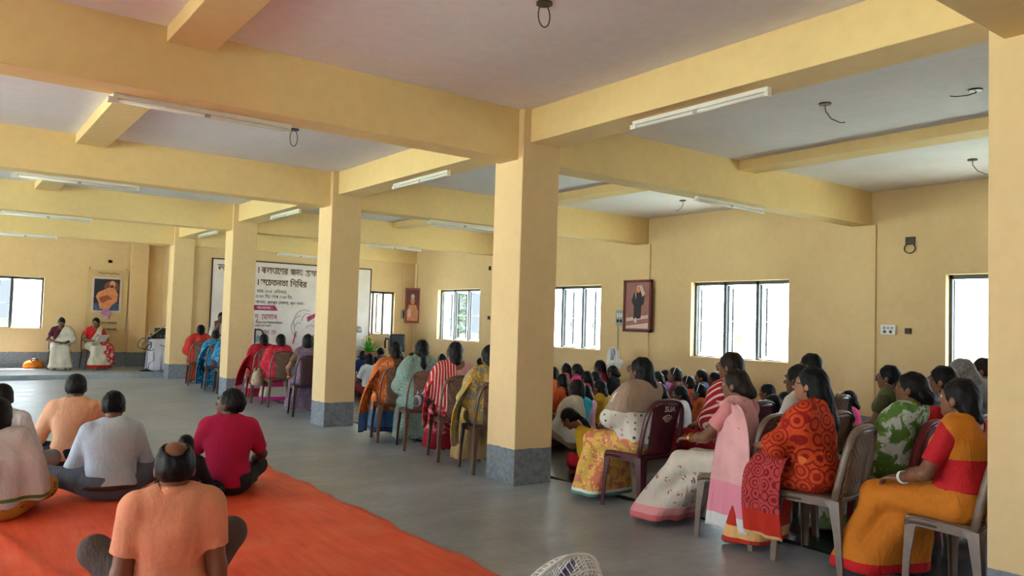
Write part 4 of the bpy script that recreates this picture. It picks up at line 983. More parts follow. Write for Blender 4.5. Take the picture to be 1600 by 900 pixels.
# ---- on the floor by the windows: (x, y, head height, facing, hair, top rgb, what it is, hairband)
KIDS = [
 (8.0, 9.55, 0.765, -12, 'bob', (206, 96, 50), 'child in orange top whose head peeps out beside the central pillar', 0),
 (7.05, 8.2, 0.765, -14, 'pony', (200, 84, 40), 'girl in orange frock right beside the central pillar', 0),
 (9.2, 10.62, 0.759, -20, 'pony', (220, 110, 130), 'girl in pink top with thin hairband, below the second window', 1),
 (8.99, 10.09, 0.778, -22, 'bun', (196, 60, 120), 'woman in magenta on the floor by the wall, dark bun', 0),
 (9.56, 10.12, 0.836, -28, 'long', (170, 36, 60), 'woman in crimson sitting by the standing fan, loose hair', 0),
 (8.0, 8.75, 0.752, -18, 'pony', (214, 80, 120), 'girl in rose pink with tied-back hair', 0),
 (6.08, 6.81, 0.81, -10, 'bob', (30, 160, 184), 'woman with bobbed hair in turquoise blouse and cream drape', 0),
 (6.52, 7.16, 0.707, -12, 'bun', (206, 150, 180), 'small girl in pale mauve between the turquoise blouse and mustard top', 0),
 (7.1, 7.5, 0.735, -14, 'lowbun', (190, 150, 30), 'girl in mustard yellow top behind the polka-dotted woman', 0),
 (9.35, 9.59, 0.77, -24, 'bun', (24, 24, 28), 'girl in black top just below the standing fan', 0),
 (8.6, 9.2, 0.715, -20, 'bun', (226, 130, 110), 'child in coral top in the middle of the floor group', 0),
 (5.16, 5.45, .68, -30, 'pony', (214, 176, 50), 'girl in yellow top bending forward with ponytail, by the central pillar', 0),
 (8.5, 7.79, 0.806, -32, 'pony', (90, 100, 140), 'girl in slate blue with ponytail, just right of the polka-dotted woman', 0),
 (9.38, 8.42, 0.775, -32, 'braid', (150, 90, 150), 'girl in lilac with a braid near the wall, between windows', 0),
 (6.81, 6.2, 0.798, -30, 'bun', (226, 226, 230), 'girl in white blouse with hairband behind the wine chair', 1),
 (7.35, 6.35, 0.745, -30, 'pony', (222, 222, 228), 'girl in white blouse without hairband, behind the wine chair', 0),
 (8.52, 7.23, 0.785, -42, 'braid', (226, 70, 26), 'girl in bright orange-red dress seen in profile', 1),
 (9.07, 7.95, 0.851, -36, 'bob', (120, 60, 70), 'woman with headband sitting against the wall under the large window', 1),
 (9.64, 7.92, 0.811, -36, 'bun', (70, 84, 120), 'girl in navy close under the large window, hair pinned', 0),
 (7.89, 6.51, 0.743, -34, 'pony', (180, 84, 50), 'girl in rust brown beside the orange-red dress', 1),
 (9.32, 7.4, 0.815, -34, 'bob', (226, 110, 120), 'girl in salmon pink left of the tall woman', 0),
 (8.6, 6.0, 0.77, -36, 'bob', (190, 60, 90), 'woman in maroon behind the pink sari, on the floor', 0),
 (7.3, 5.02, 0.765, -30, 'lowbun', (170, 44, 70), 'woman in wine red with shining black hair, on the floor', 0),
 (8.9, 5.08, 0.755, -34, 'lowbun', (220, 60, 120), 'woman in hot pink whose hair shines, behind the long-haired woman', 0),
 (8.3, 4.83, 0.762, -34, 'pony', (110, 90, 140), 'girl in lavender between the long-haired and leaf-print women', 1),
 (7.9, 5.27, 0.755, -30, 'pony', (30, 120, 116), 'girl in teal top under the large window', 0),
 (7.75, 15.85, 0.725, -6, 'bob', (40, 60, 110), 'girl in navy uniform beside the pillar near the banner', 0),
 (6.6, 13.21, 0.794, -4, 'bob', (226, 232, 240), 'girl in white top behind the orange sari', 0),
 (8.5, 16.45, 0.765, -14, 'short', (60, 60, 70), 'boy in dark shirt below the green plant', 0),
 (6.94, 13.67, 0.708, -4, 'bob', (120, 90, 70), 'child in brown behind the orange sari, head only', 0),
 (8.59, 15.68, 0.723, -16, 'pony', (90, 60, 60), 'girl before the loudspeaker, hair tied back', 0),
 (8.59, 15.12, 0.719, -16, 'bun', (150, 40, 50), 'girl in dark red between the orange and mint saris', 0),
 (9.13, 15.84, 0.764, -18, 'bob', (70, 70, 90), 'girl in slate nearest the corner of the room', 0),
 (7.09, 12.65, 0.718, -8, 'pony', (90, 30, 40), 'girl in maroon just left of the mint sari', 0),
 (8.9, 14.37, 0.734, -18, 'pony', (150, 150, 170), 'girl in grey with hairband, first right of the mint sari', 1),
 (9.64, 15.16, 0.856, -20, 'short', (200, 200, 206), 'boy with cropped hair sitting tallest under the third window', 0),
 (9.39, 14.64, 0.76, -20, 'bob', (70, 80, 110), 'girl with white hairband under the third window', 1),
 (7.35, 12.15, 0.725, -10, 'bun', (60, 50, 56), 'girl in charcoal next to the mint sari', 0),
 (8.8, 12.75, 0.735, -18, 'pony', (120, 120, 150), 'girl in grey-violet right of the red striped sari', 0),
 (8.4, 11.97, 0.73, -18, 'bob', (40, 40, 46), 'girl at the edge of the central pillar, far side', 0),
 (7.5, 10.82, 0.715, -14, 'bun', (90, 70, 60), 'girl in brown close behind the mustard sari', 0),
]
rk = random.Random(5)
for i, (x, y, h, fc, hs, rgb, lab, bd) in enumerate(KIDS):
    kid = h < .8; sc = h/.832
    bend = lab.startswith('girl in yellow top bending')
    top = cloth('kid_top_%d' % i, rgb, rough=.85, weave=.2)
    bot = cloth('kid_bottom_%d' % (i % 4), [(90, 50, 60), (60, 60, 80), (150, 120, 90), (120, 40, 50)][i % 4])
    if bend: bot = cloth('red_skirt', (170, 22, 36))
    tunic_person((x, y), fc+rk.uniform(-6, 6), sc, lab, GK, rk.choice('dmm'), hs == 'short', hs, 'black', (rk.uniform(-12, 14), rk.uniform(-4, 6) if not bend else 45, rk.uniform(-5, 5)), .02 if not bend else .10, bow=.0 if not bend else .15, top=top, bottom=bot, sl=1.0 if i % 3 else .7, dx=.0125,
        seed=100+i, band=plain('white_ribbon', (214, 216, 224), .6) if bd else None, kid=True, legs={'L': ((-.22, .27, .22), (.03, .34, .07), (.13, .38, .045)), 'R': ((.22, .27, .2), (-.03, .30, .07), (-.13, .33, .045))}, arms={'L': ((-.2, .10, .73), (-.08, .28, .66), (.4, .8, -.2), (0, .1, 1)), 'R': ((.2, .10, .73), (.08, .28, .66), (-.4, .8, -.2), (0, .1, 1))}, eyes=x < 9 and fc < -25, shawl=cloth('cream_drape', (206, 200, 186)) if 'cream drape' in lab else None)
# ---- chairs under everyone who has one
SEATS = [((4.62, 4.42), 2, 'wine', 'dark wine plastic chair with moulded arcs under the polka-dotted woman', 1), ((4.56, 3.42), -4, 'taupe', 'brown plastic chair with arcs on its back under the cream and pink sari', 1), ((4.56, 2.82), -8, 'taupe', 'light brown plastic chair under the long-haired woman in red-orange', 0), ((4.60, 1.98), 8, 'taupe', 'light brown plastic chair under the saffron sari by the nearest pillar', 0),
 ((5.30, 4.06), -6, 'wine', 'wine plastic chair under the tall woman in red', 0), ((5.22, 3.36), -2, 'brown', 'brown plastic chair under the woman in white top', 0), ((6.6, 4.16), -4, 'brown', 'brown plastic chair hidden behind the white top', 0), ((5.34, 2.76), -4, 'darkred', 'dark red plastic chair under the green leaf sari', 0), ((6.85, 3.55), -6, 'brown', 'brown plastic chair under the woman in olive green', 0), ((6.10, 2.75), -6, 'brown', 'brown plastic chair under the woman in blue floral sari', 0), ((7.05, 3.03), -8, 'brown', 'brown plastic chair under the grey-haired woman', 0), ((8.23, 3.34), -8, 'brown', 'brown plastic chair under the short-haired person by the window', 0),
 ((4.50, 8.36), 17, 'brown', 'brown lattice-back plastic chair under the orange and blue sari', 0), ((4.50, 7.72), 17, 'brown', 'brown lattice-back plastic chair under the mint-grey sari', 0), ((4.47, 6.97), 17, 'brown', 'brown lattice-back plastic chair under the red striped sari', 0), ((4.42, 6.27), 15, 'brown', 'brown lattice-back plastic chair under the mustard sari, beside the central pillar', 0),
 ((4.50, 12.95), 6, 'brown', 'brown plastic chair under the crimson sari', 0), ((4.55, 12.30), 6, 'brown', 'brown plastic chair under the rose-red sari with magenta hem', 0), ((4.48, 11.0), 12, 'plum', 'plum plastic chair under the mauve-grey sari', 0), ((4.42, 16.45), 8, 'brown', 'brown plastic chair under the scarlet shawl', 0), ((4.42, 15.30), 8, 'brown', 'brown plastic chair under the peacock blue sari', 0), ((4.46, 14.66), 8, 'brown', 'brown plastic chair right beside a pillar, under the dark blue sari', 0),
 ((2.38, 20.12, .09), 184, 'brown', 'brown plastic chair on the stage under the white sari', 0), ((3.06, 20.12, .09), 172, 'brown', 'brown plastic chair on the stage under the white and red sari', 0)]
for (l, fc, colr, lab, pr) in SEATS: chair((l[0], l[1], l[2] if len(l) > 2 else 0), rz_of(fc), colr, lab, printed=bool(pr))
# ------------------------------------------------------------------ fittings
M_TUBE = plain('unlit_tube_glass', (236, 236, 232), .25, .02)
def tube_light(a, b, label, double=False):
    a, b = Vector(a), Vector(b); c = (a+b)/2; L = (b-a).length; rz = math.atan2((b-a).y, (b-a).x)
    root = empty('tube_light', c, rz, label, 'light', 'unlit tube lights under the beams')
    MB().box((-L/2, -.022, -.03), (L/2, .022, 0)).build('batten', M_WHITE, root, bevel=.003)
    MB().tube([(-L/2+.03, 0, -.045), (L/2-.03, 0, -.045)], .014, 10).build('tube', M_TUBE, root, True)
    for s in (-1, 1): MB().box((s*L/2-.03, -.018, -.062), (s*L/2+.03 if s < 0 else L/2, .018, -.026)).build('end_cap', M_WHITE, root)
    MB().box((-.02, -.014, -.056), (.02, .014, -.028)).build('starter_clip', M_GREYP, root)
zb, zr = HX-.0, HR-.0
for a, b, lab in [((.92, 5.83, zb), (2.16, 5.83, zb), 'white tube light under the nearest cross beam, beside a dangling wire'), ((.66, 9.96, zb), (1.90, 9.96, zb), 'white tube light under the second cross beam at upper left'), ((.80, 14.14, zb), (2.03, 14.14, zb), 'white tube light under the third cross beam at the left edge'), ((.9, 18.22, zb), (2.0, 18.22, zb), 'white tube light under the beam over the stage front'),
                 ((6.79, 5.74, zb), (8.02, 5.74, zb), 'white tube light under the beam running from central pillar to window wall'), ((5.80, 9.87, zb), (7.02, 9.87, zb), 'white tube light seen between the two middle pillars, on nearer beam'), ((6.86, 14.05, zb), (8.07, 14.05, zb), 'white tube light seen between the two middle pillars, on farther beam'), ((6.5, 18.02, zb), (7.62, 18.02, zb), 'white tube light just above the printed banner'),
                 ((4.42, 4.38, zr), (4.42, 3.13, zr), 'long white tube light under the beam between central and nearest pillars'), ((4.42, 8.38, zr), (4.42, 7.15, zr), 'white tube light under the beam left of the central pillar'), ((4.42, 16.9, zr), (4.42, 15.65, zr), 'white tube light under the beam by the farthest pillar'), ((4.42, 12.6, zr), (4.42, 11.38, zr), 'white tube light under the aisle beam before the banner')]:
    tube_light(a, b, lab)

def wire_loop(loc, label, pts, r=.0042, plate=True, normal='z'):
    root = empty('wire_loop', loc, 0, label, 'wire', 'bare fan wires hanging from the ceiling')
    if plate: MB().lathe([(.0, 0), (.05, 0), (.05, -.012), (.0, -.012)], 14).build('ceiling_rose', M_BROWNS, root)
    mb = MB(); mb.tube(pts, r, 6); mb.build('cable', M_WIRE, root, True)
def loop_pts(w=.05, l=.16, lean=(0, 0)): return [(w*math.sin(t*2*math.pi)+lean[0]*t, lean[1]*t, -.01-l*(1-math.cos(t*2*math.pi))/2) for t in np.linspace(0.02, .95, 16)]
def hook_pts(dx, dy, l=.16): return [(0, 0, -.005), (.01, .0, -l*.4), (dx*.3, dy*.3, -l*.8), (dx*.75, dy*.75, -l), (dx, dy, -l*.97)]
wire_loop((2.87, 3.62, H), 'looped wire on the ceiling nearest the camera', loop_pts(.045, .14))
wire_loop((2.92, 7.78, H), 'looped wire behind the nearest left tube light', loop_pts(.04, .17))
wire_loop((5.97, 3.68, H), 'hooked wire in the middle of the bluish ceiling bay', hook_pts(.14, -.1))
wire_loop((6.46, 2.70, H), 'folded wire beside the nearest pillar', hook_pts(-.16, .12, .06))
wire_loop((9.02, 3.80, H), 'hooked wire in the far bay by the nearest pillar', hook_pts(.16, -.12))
wire_loop((9.05, 7.91, H), 'short wire hanging above the large window', hook_pts(-.06, .08, .16))
b = empty('wall_bracket', (XR, 5.06, 2.66), 0, 'dark wall box with a coil of wire, high on the right wall', 'wall box')
MB().box((-.03, -.06, -.05), (0, .06, .05)).build('box', M_BROWNS, b, bevel=.004)
MB().tube([(-.03, .07*math.cos(t), -.10+.065*math.sin(t)) for t in np.linspace(1.2, 7.6, 22)], .008, 6).build('cable', M_WIRE, b, True)
# electrical boards
def board(loc, sz, mat, label, n=0, cat='switchboard', name='switchboard', ax='x', cable=None, knobs=3):
    root = empty(name, loc, 0 if ax == 'x' else -math.pi/2, label, cat)     # local -X faces the room
    if ax == 'x': pass
    MB().box((-.035, -sz[0]/2, -sz[1]/2), (0, sz[0]/2, sz[1]/2)).build('plate', mat, root, bevel=.005)
    for i in range(knobs):
        MB().box((-.042, -sz[0]*.36+i*sz[0]*.26, sz[1]*.05), (-.034, -sz[0]*.36+i*sz[0]*.26+sz[0]*.15, sz[1]*.32)).build('switch', M_WHITE if mat != M_WHITE else M_GREYP, root, bevel=.002)
    for i in range(2 if knobs else 1):
        MB().lathe([(0, 0), (min(sz)*.16, 0), (min(sz)*.16, .006), (0, .006)], 10, Matrix.Translation((-.036, -sz[0]*.2+i*sz[0]*.4 if knobs else 0, -sz[1]*.2 if knobs else 0)) @ Matrix.Rotation(-math.pi/2, 4, 'Y')).build('socket', M_BLACK, root)
    if cable: MB().tube(cable, .006, 6).build('cable', M_WIRE, root, True)
board((XR, 5.34, 1.49), (.20, .13), M_WHITE, 'white switchboard on the right wall beside a small brown socket')
board((XR, 5.08, 1.48), (.075, .075), M_BROWNS, 'small brown socket beside the white switchboard', name='wall_socket', cat='socket', knobs=0)
board((XR-.05, 10.32, 1.58), (.20, .28), M_GREYP, 'grey switchboard with a cord, left of the framed photograph', cable=[(-.02, .05, -.12), (-.012, .05, -.4), (-.012, .052, -.75)])
board((9.93, YF-.03, 1.57), (.17, .22), M_GREYP, 'grey switchboard with hanging cord by the corner picture', ax='y', cable=[(-.02, .03, -.11), (-.015, .035, -.3), (-.012, .06, -.5)])
board((XR, 14.62, 2.66), (.06, .09), M_BROWNS, 'small brown socket high beside the central pillar', name='wall_socket', cat='socket', knobs=0)
board((XR, 14.60, 1.53), (.06, .08), M_BROWNS, 'small brown socket lower beside the central pillar', name='wall_socket', cat='socket', knobs=0)
board((3.42, YS, 2.61), (.10, .08), M_BROWNS, 'small brown socket above the stage portrait', name='wall_socket', cat='socket', ax='y', knobs=0)

# pictures
def blob(cx, cz, rx, rz, n=20, rot=0, e=1.0):
    pts = []
    for t in np.linspace(0, 2*math.pi, n, endpoint=False):
        x, z = rx*math.copysign(abs(math.cos(t))**e, math.cos(t)), rz*math.copysign(abs(math.sin(t))**e, math.sin(t))
        pts.append((cx+x*math.cos(rot)-z*math.sin(rot), cz+x*math.sin(rot)+z*math.cos(rot)))
    return pts
def flat(root, name, pts, lvl, mat): return MB().poly(pts, .0025, Matrix.Translation((0, -lvl, 0))).build(name, mat, root)
def picture(loc, rz, w_, h_, label, frame, mats, shapes, fw=.045, tilt=0, cat='picture', name='framed_picture'):
    """local: front looks along -Y, X to the right"""
    root = empty(name, loc, rz, label, cat); root.rotation_euler = (tilt, 0, rz)
    mb = MB()
    for q in (((-w_/2, -.02, -h_/2), (-w_/2+fw, .03, h_/2)), ((w_/2-fw, -.02, -h_/2), (w_/2, .03, h_/2)), ((-w_/2, -.02, h_/2-fw), (w_/2, .03, h_/2)), ((-w_/2, -.02, -h_/2), (w_/2, .03, -h_/2+fw))): mb.box(*q)
    mb.build('frame', frame, root)
    MB().box((-w_/2+.01, -.004, -h_/2+.01), (w_/2-.01, .02, h_/2-.01)).build('print', mats, root)
    for i, (nm, pts, m) in enumerate(shapes): flat(root, nm, pts, .006+.0012*i, m)
    return root
RB = plain('picture_redbrown', (98, 34, 28), .5, .2, 9); PK = plain('picture_rose', (150, 98, 92), .6, .15, 7); DK = plain('picture_dark', (40, 26, 36), .6, .2); LT = plain('picture_pale', (206, 180, 172), .6, .1); OC = plain('picture_ochre', (206, 134, 92), .6, .2, 12); SKY = plain('picture_blue', (60, 86, 120), .6, .4, 8); NV = plain('picture_navy', (36, 40, 56), .6, .3, 6); CRM = plain('picture_cream', (196, 172, 124), .75, .06)
picture((XR-.10, 9.86, 1.80), -math.pi/2, .68, .93, 'large red-brown framed picture of a standing dark-robed figure, beside a switchboard', RB, PK,
        [('painted_step', [(-.27, -.22), (.27, -.16), (.27, -.40), (-.27, -.40)], LT), ('painted_path', [(-.27, -.28), (.27, -.22), (.27, -.30), (-.27, -.36)], PK), ('painted_robe', [(-.10, .20), (-.02, .30), (.09, .30), (.17, .18), (.16, .04), (.10, 0), (.09, -.22), (-.09, -.24), (-.08, .0), (-.14, .08)], DK), ('painted_veil', [(-.05, .22), (.0, .36), (.10, .37), (.19, .22), (.13, .16), (.06, .31), (-.02, .30), (-.03, .12)], LT), ('painted_face', blob(.03, .29, .045, .055), OC), ('painted_feet', blob(-.03, -.26, .035, .05), LT)], tilt=.0)
picture((10.10, YF-.14, 1.80), -math.radians(38), .42, .92, 'narrow red-brown picture of an orange-robed figure hung across the corner', plain('picture_copper', (150, 72, 50), .5, .2), RB,
        [('painted_robe', [(-.14, -.40), (.14, -.40), (.15, -.15), (.09, .02), (-.09, .02), (-.15, -.15)], OC), ('painted_bundle', blob(-.08, -.2, .04, .12), LT), ('painted_head', blob(0, .13, .055, .10), OC), ('painted_turban', blob(0, .24, .05, .06), LT)])
# stage hanging: cloth scroll with a portrait print, emblem and lettering
root = empty('hanging_banner', (3.385, YS-.035, 1.66), 0, 'beige cloth hanging with a framed seated-figure print and flower vase, behind the stage', 'banner')
nx, nz = 10, 16; bm = bmesh.new(); g = {}
for s in (0, 1):
    for i in range(nx+1):
        for j in range(nz+1):
            u, v = i/nx-.5, j/nz-.5
            g[s, i, j] = bm.verts.new((u*.87+.01*v, -.01+.010*math.sin(u*9+v*3)+(.006 if s else 0), v*1.48+.012*math.sin(u*3)))
for i in range(nx):
    for j in range(nz):
        bm.faces.new((g[0, i, j], g[0, i+1, j], g[0, i+1, j+1], g[0, i, j+1])); bm.faces.new((g[1, i, j], g[1, i, j+1], g[1, i+1, j+1], g[1, i+1, j]))
mb = MB(); mb.bm.free(); mb.bm = bm; mb.build('cloth', CRM, root, True)
def fl(nm, pts, m, i): MB().poly(pts, .004, Matrix.Translation((0, -.032-.0015*i, 0))).build(nm, m, root)
sq = lambda x0, x1, z0, z1: [(x0, z0), (x1, z0), (x1, z1), (x0, z1)]
fl('print_border', sq(-.34, .31, -.27, .57), LT, 0); fl('print_field', sq(-.29, .26, -.23, .52), NV, 1); fl('painted_glow', blob(.08, .33, .16, .15), plain('picture_umber', (120, 70, 46), .6, .2), 2); fl('painted_water', sq(-.29, .26, -.23, -.06), SKY, 2.5)
fl('painted_robe', [(-.25, .10), (-.20, .20), (-.06, .27), (.05, .33), (.15, .31), (.23, .16), (.21, -.02), (.10, -.10), (.06, -.18), (-.04, -.21), (-.15, -.19), (-.19, -.02)], OC, 3); fl('painted_fold', [(-.18, .08), (.0, .14), (.12, .04), (.02, .02), (-.08, -.06), (-.15, -.02)], plain('picture_terracotta', (160, 84, 52), .6, .2), 4); fl('painted_head', blob(.10, .40, .062, .085), plain('picture_flesh', (196, 150, 104), .6, .1), 4); fl('painted_beard', blob(.09, .36, .034, .05), DK, 5); fl('painted_face', blob(.09, .40, .03, .03), OC, 6)
fl('painted_flower', blob(-.01, -.28, .11, .085), plain('picture_lilac', (170, 120, 170), .6, .3, 30), 5); fl('painted_vase', [(-.05, -.36), (.03, -.36), (.06, -.44), (-.08, -.44)], LT, 6)
M_INK = plain('maroon_ink', (92, 30, 30), .6, .05); M_INKD = plain('dark_ink', (66, 52, 56), .6, .05); M_MAG = plain('magenta_ink', (166, 38, 100), .6, .05)
text_mesh('\u09ae\u09be \u09b6\u09be\u09b0\u09a6\u09be \u09ae\u09b9\u09be\u09b0\u09be\u099c', .095, M_INKD, 'lettering', root, (-.01, -.04, -.56), (math.pi/2, 0, 0), .001, .72, 'CENTER')
mb = MB(); mb.tube([(-.22+.046*i, -.03, .66+.014*math.sin(i*1.9)) for i in range(11)], .007, 5); mb.build('ornament', M_INKD, root)
mb = MB(); mb.tube([(-.20+.044*i, -.03, -.67+.014*math.sin(i*2.3)) for i in range(11)], .008, 5); mb.build('ornament', M_INKD, root)
for x in (-.4, .4): MB().tube([(x, .0, .74), (x, .025, .79)], .006, 5).build('hanger', M_WIRE, root)

# the event banner on the far wall (lettering where the pillars leave it in view)
root = empty('printed_banner', (6.98, YF-.02, 1.62), 0, 'wide white printed event banner with maroon lettering on the far wall', 'banner')
def white_banner_mat():
    m, nt, b_ = new_mat('banner_vinyl'); co = coords(nt); n = tex(nt, 'Noise', co, 3)
    nt.links.new(ramp(nt, n.outputs[0], [(.3, lin((216, 206, 204))), (.7, lin((230, 222, 220)))]), b_.inputs['Base Color']); b_.inputs['Roughness'].default_value = .35; return m
bx0, bx1, bz0, bz1 = -1.95, 1.95, -1.10, 1.05
MB().box((bx0, -.006, bz0), (bx1, .006, bz1)).build('vinyl_sheet', white_banner_mat(), root)
mb = MB()
for q in (((bx0-.02, -.012, bz1-.012), (bx1+.02, .012, bz1+.018)), ((bx0-.02, -.012, bz0), (bx0+.012, .012, bz1)), ((bx1-.012, -.012, bz0), (bx1+.02, .012, bz1)), ((bx0-.02, -.012, bz0-.02), (bx1+.02, .012, bz0+.012))): mb.box(*q)
mb.build('batten_frame', plain('dark_red_batten', (80, 34, 34), .6), root)
def put(s, x, z, size, mat, sx=1.0, al='LEFT', bold=.0): return text_mesh(s, size, mat, 'lettering', root, (x, -.009, z), (math.pi/2, 0, 0), .001, sx, al, offset=bold)
def fitw(s, x0, x1, z, size, mat, bold=.0, lift=0.0):
    """one word set between x0 and x1"""
    o = put(s, x0, z, size, mat, 1.0, 'LEFT', bold); me = o.data
    xs = [v.co.x for v in me.vertices]
    if xs: o.scale.x = (x1-x0)/(max(xs)-min(xs)); o.location.x = x0-min(xs)*o.scale.x
    o.location.y -= lift; return o
fitw('না', -1.84, -1.56, .79, .215, M_INK, .004); fitw('রী', -1.52, -1.25, .79, .215, M_INK, .004)
fitw('।', -.92, -.90, .79, .215, M_INK, .004); fitw('কলযােণর', -.85, -.21, .79, .215, M_INK, .004); fitw('জনয', -.15, .15, .785, .215, M_INK, .004); fitw('সা', .22, .335, .78, .215, M_INK, .004); fitw('সথয', .34, .53, .78, .215, M_INK, .004); fitw('ব', .23, .30, .735, .10, M_INK, .003)
fitw('।', -.92, -.90, .51, .205, M_INK, .004); fitw('সেচতনতা', -.86, -.20, .51, .205, M_INK, .004); fitw('িশিবর', -.15, .27, .505, .205, M_INK, .004)
fitw('মারচ, ২০২৪', -.93, -.58, .335, .105, M_INKD); fitw('(রিববার)', -.53, -.23, .335, .105, M_INKD)
fitw('৩.৩০ িমঃ', -.95, -.62, .215, .105, M_INKD); fitw('েথেক', -.58, -.42, .215, .105, M_INKD); fitw('৫.৩০ িমঃ', -.38, -.09, .215, .105, M_INKD)
fitw('আশরম,', -.96, -.72, .085, .092, M_INKD); fitw('কৃষপুর', -.68, -.44, .085, .092, M_INKD); fitw('(নামভা),', -.40, -.16, .085, .092, M_INKD); fitw('পূরব', -.12, .0, .085, .092, M_INKD); fitw('বরধমান', .03, .20, .085, .092, M_INKD)
MB().poly([(-1.4, -.075), (-.42, -.075), (-.49, .045), (-1.4, .045)], .004, Matrix.Translation((0, -.012, 0))).build('printed_tag', M_MAG, root)
fitw('আেলাচনায় :-', -.92, -.54, -.045, .085, plain('tag_white', (236, 226, 230), .5), 0, .006)
fitw('দু', -.95, -.86, -.285, .185, M_MAG); fitw('েঘাষাল', -.80, -.43, -.285, .185, M_MAG)
fitw('সমাজ েসবা উপেদষা িহেসেব', -.94, -.30, -.38, .068, M_INKD); fitw('এবং সভাপিত', -.94, -.56, -.455, .068, M_INKD)
fitw('কমল', -.80, -.60, -.64, .16, M_MAG); fitw('েদ', -.55, -.44, -.64, .16, M_MAG)
# line drawing of a head in a cap, and the ring emblem
em = MB()
def arc(cx, cz, rx, rz_, a0, a1, r=.006, n=14): em.tube([(cx+rx*math.cos(t), -.012, cz+rz_*math.sin(t)) for t in np.linspace(math.radians(a0), math.radians(a1), n)], r, 4)
arc(.24, -.33, .26, .30, 60, 200); arc(.20, -.45, .28, .28, 100, 240); arc(.32, -.30, .14, .18, 30, 180); arc(.10, -.50, .10, .16, 60, 260); arc(.40, -.50, .12, .10, 20, 170)
em.build('line_drawing', plain('pale_line', (150, 140, 150), .6), root)
MB().poly([(.30, -.20), (.52, -.10), (.54, -.18), (.32, -.32)], .004, Matrix.Translation((0, -.012, 0))).build('printed_cap', M_MAG, root)
mb = MB(); mb.tube([(.03+.06*math.sin(t)*0-.02*t, -.012, -.62-.08*t) for t in np.linspace(0, 3, 8)][::-1]+[(.06, -.012, -.55)], [.004]+[.014]*7+[.008], 5); mb.build('printed_stroke', M_MAG, root)
mb = MB(); mb.tube([(-.86+.13*math.sin(t), -.012, -.66+.14*math.cos(t)) for t in np.linspace(-.4, 2.2, 14)], .017, 5); mb.tube([(-.93, -.012, -.50), (-.93, -.012, -.84)], .016, 5); mb.build('printed_emblem', M_INKD, root)
mb = MB(); mb.tube([(-.88, -.012, -.80), (-.86, -.012, -.66), (-.80, -.012, -.80), (-.78, -.012, -.68)], .014, 5); mb.build('printed_mark', plain('cyan_ink', (60, 160, 190), .5), root)

# ---- the orange mat and the black sheet
def sheet(name, x0, x1, y0, y1, nx, ny, zf, mat, label, cat, th=.004):
    bm = bmesh.new(); g = {}
    for s in (0, 1):
        for i in range(nx+1):
            for j in range(ny+1):
                x, y = x0+(x1-x0)*i/nx, y0+(y1-y0)*j/ny
                ex = .02*math.sin(y*5.1)+.012*math.sin(y*13) if i in (0, nx) else 0; ey = .02*math.sin(x*4.3)+.01*math.sin(x*11) if j in (0, ny) else 0
                g[s, i, j] = bm.verts.new((x+ex, y+ey, (zf(x, y) if s == 0 else -.002)+(th if s == 0 else 0)))
    for i in range(nx):
        for j in range(ny): bm.faces.new((g[0, i, j], g[0, i+1, j], g[0, i+1, j+1], g[0, i, j+1]))
    for i in range(nx):
        bm.faces.new((g[0, i+1, 0], g[0, i, 0], g[1, i, 0], g[1, i+1, 0])); bm.faces.new((g[0, i, ny], g[0, i+1, ny], g[1, i+1, ny], g[1, i, ny]))
    for j in range(ny):
        bm.faces.new((g[0, 0, j], g[0, 0, j+1], g[1, 0, j+1], g[1, 0, j])); bm.faces.new((g[0, nx, j+1], g[0, nx, j], g[1, nx, j], g[1, nx, j+1]))
    me = bpy.data.meshes.new(name); bm.to_mesh(me); bm.free(); me.shade_smooth(); return tag(link(name, me, None, mat), label, cat)
def mat_mat():
    m, nt, b_ = new_mat('orange_sheet'); co = coords(nt, 'Object', (1, 1, 1)); n = tex(nt, 'Noise', co, 2.2, Detail=6.0); n2 = tex(nt, 'Noise', coords(nt, 'Object', (9, 1.2, 1)), 2.0, Detail=5.0, Distortion=.4)
    f = mathn(nt, 'ADD', mathn(nt, 'MULTIPLY', n.outputs[0], .55), mathn(nt, 'MULTIPLY', n2.outputs[0], .45))
    nt.links.new(ramp(nt, f, [(.32, lin((212, 68, 32))), (.5, lin((230, 86, 48))), (.66, lin((236, 112, 76)))]), b_.inputs['Base Color']); b_.inputs['Roughness'].default_value = .55
    bump(nt, b_, n2.outputs[0], .35, .01); return m
def crease(x, y, x0, y0, a, w_, h_):
    d = (x-x0)*math.cos(a)+(y-y0)*math.sin(a); return h_*math.exp(-(d/w_)**2)
def mat_z(x, y):
    z = .003*(math.sin(x*3+1.3*y)+math.sin(5.1*y-2*x)+2)*.5
    z += crease(x, y, .52, 5.2, .25+.1*math.sin(y*2), .035, .020)+crease(x, y, 1.7, 5, .1, .03, .006)+crease(x, y, 2, 4.75, 1.45, .03, .007)+crease(x, y, 2, 5.9, 1.62, .03, .006)+crease(x, y, 2.25, 5, .05, .025, .006)+crease(x, y, 2, 7.0, 1.5, .03, .005)
    return z
sheet('floor_mat', -3.0, 2.66, 1.2, 8.05, 150, 180, mat_z, mat_mat(), 'orange cloth sheet spread on the floor under the seated men', 'mat')
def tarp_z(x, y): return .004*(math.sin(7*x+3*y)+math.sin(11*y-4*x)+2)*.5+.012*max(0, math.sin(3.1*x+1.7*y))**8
sheet('tarpaulin', 4.72, 9.95, 1.9, 17.2, 90, 160, tarp_z, plain('black_polythene', (20, 21, 24), .28, .3, 3), 'black plastic sheet spread under the people by the windows', 'sheet')

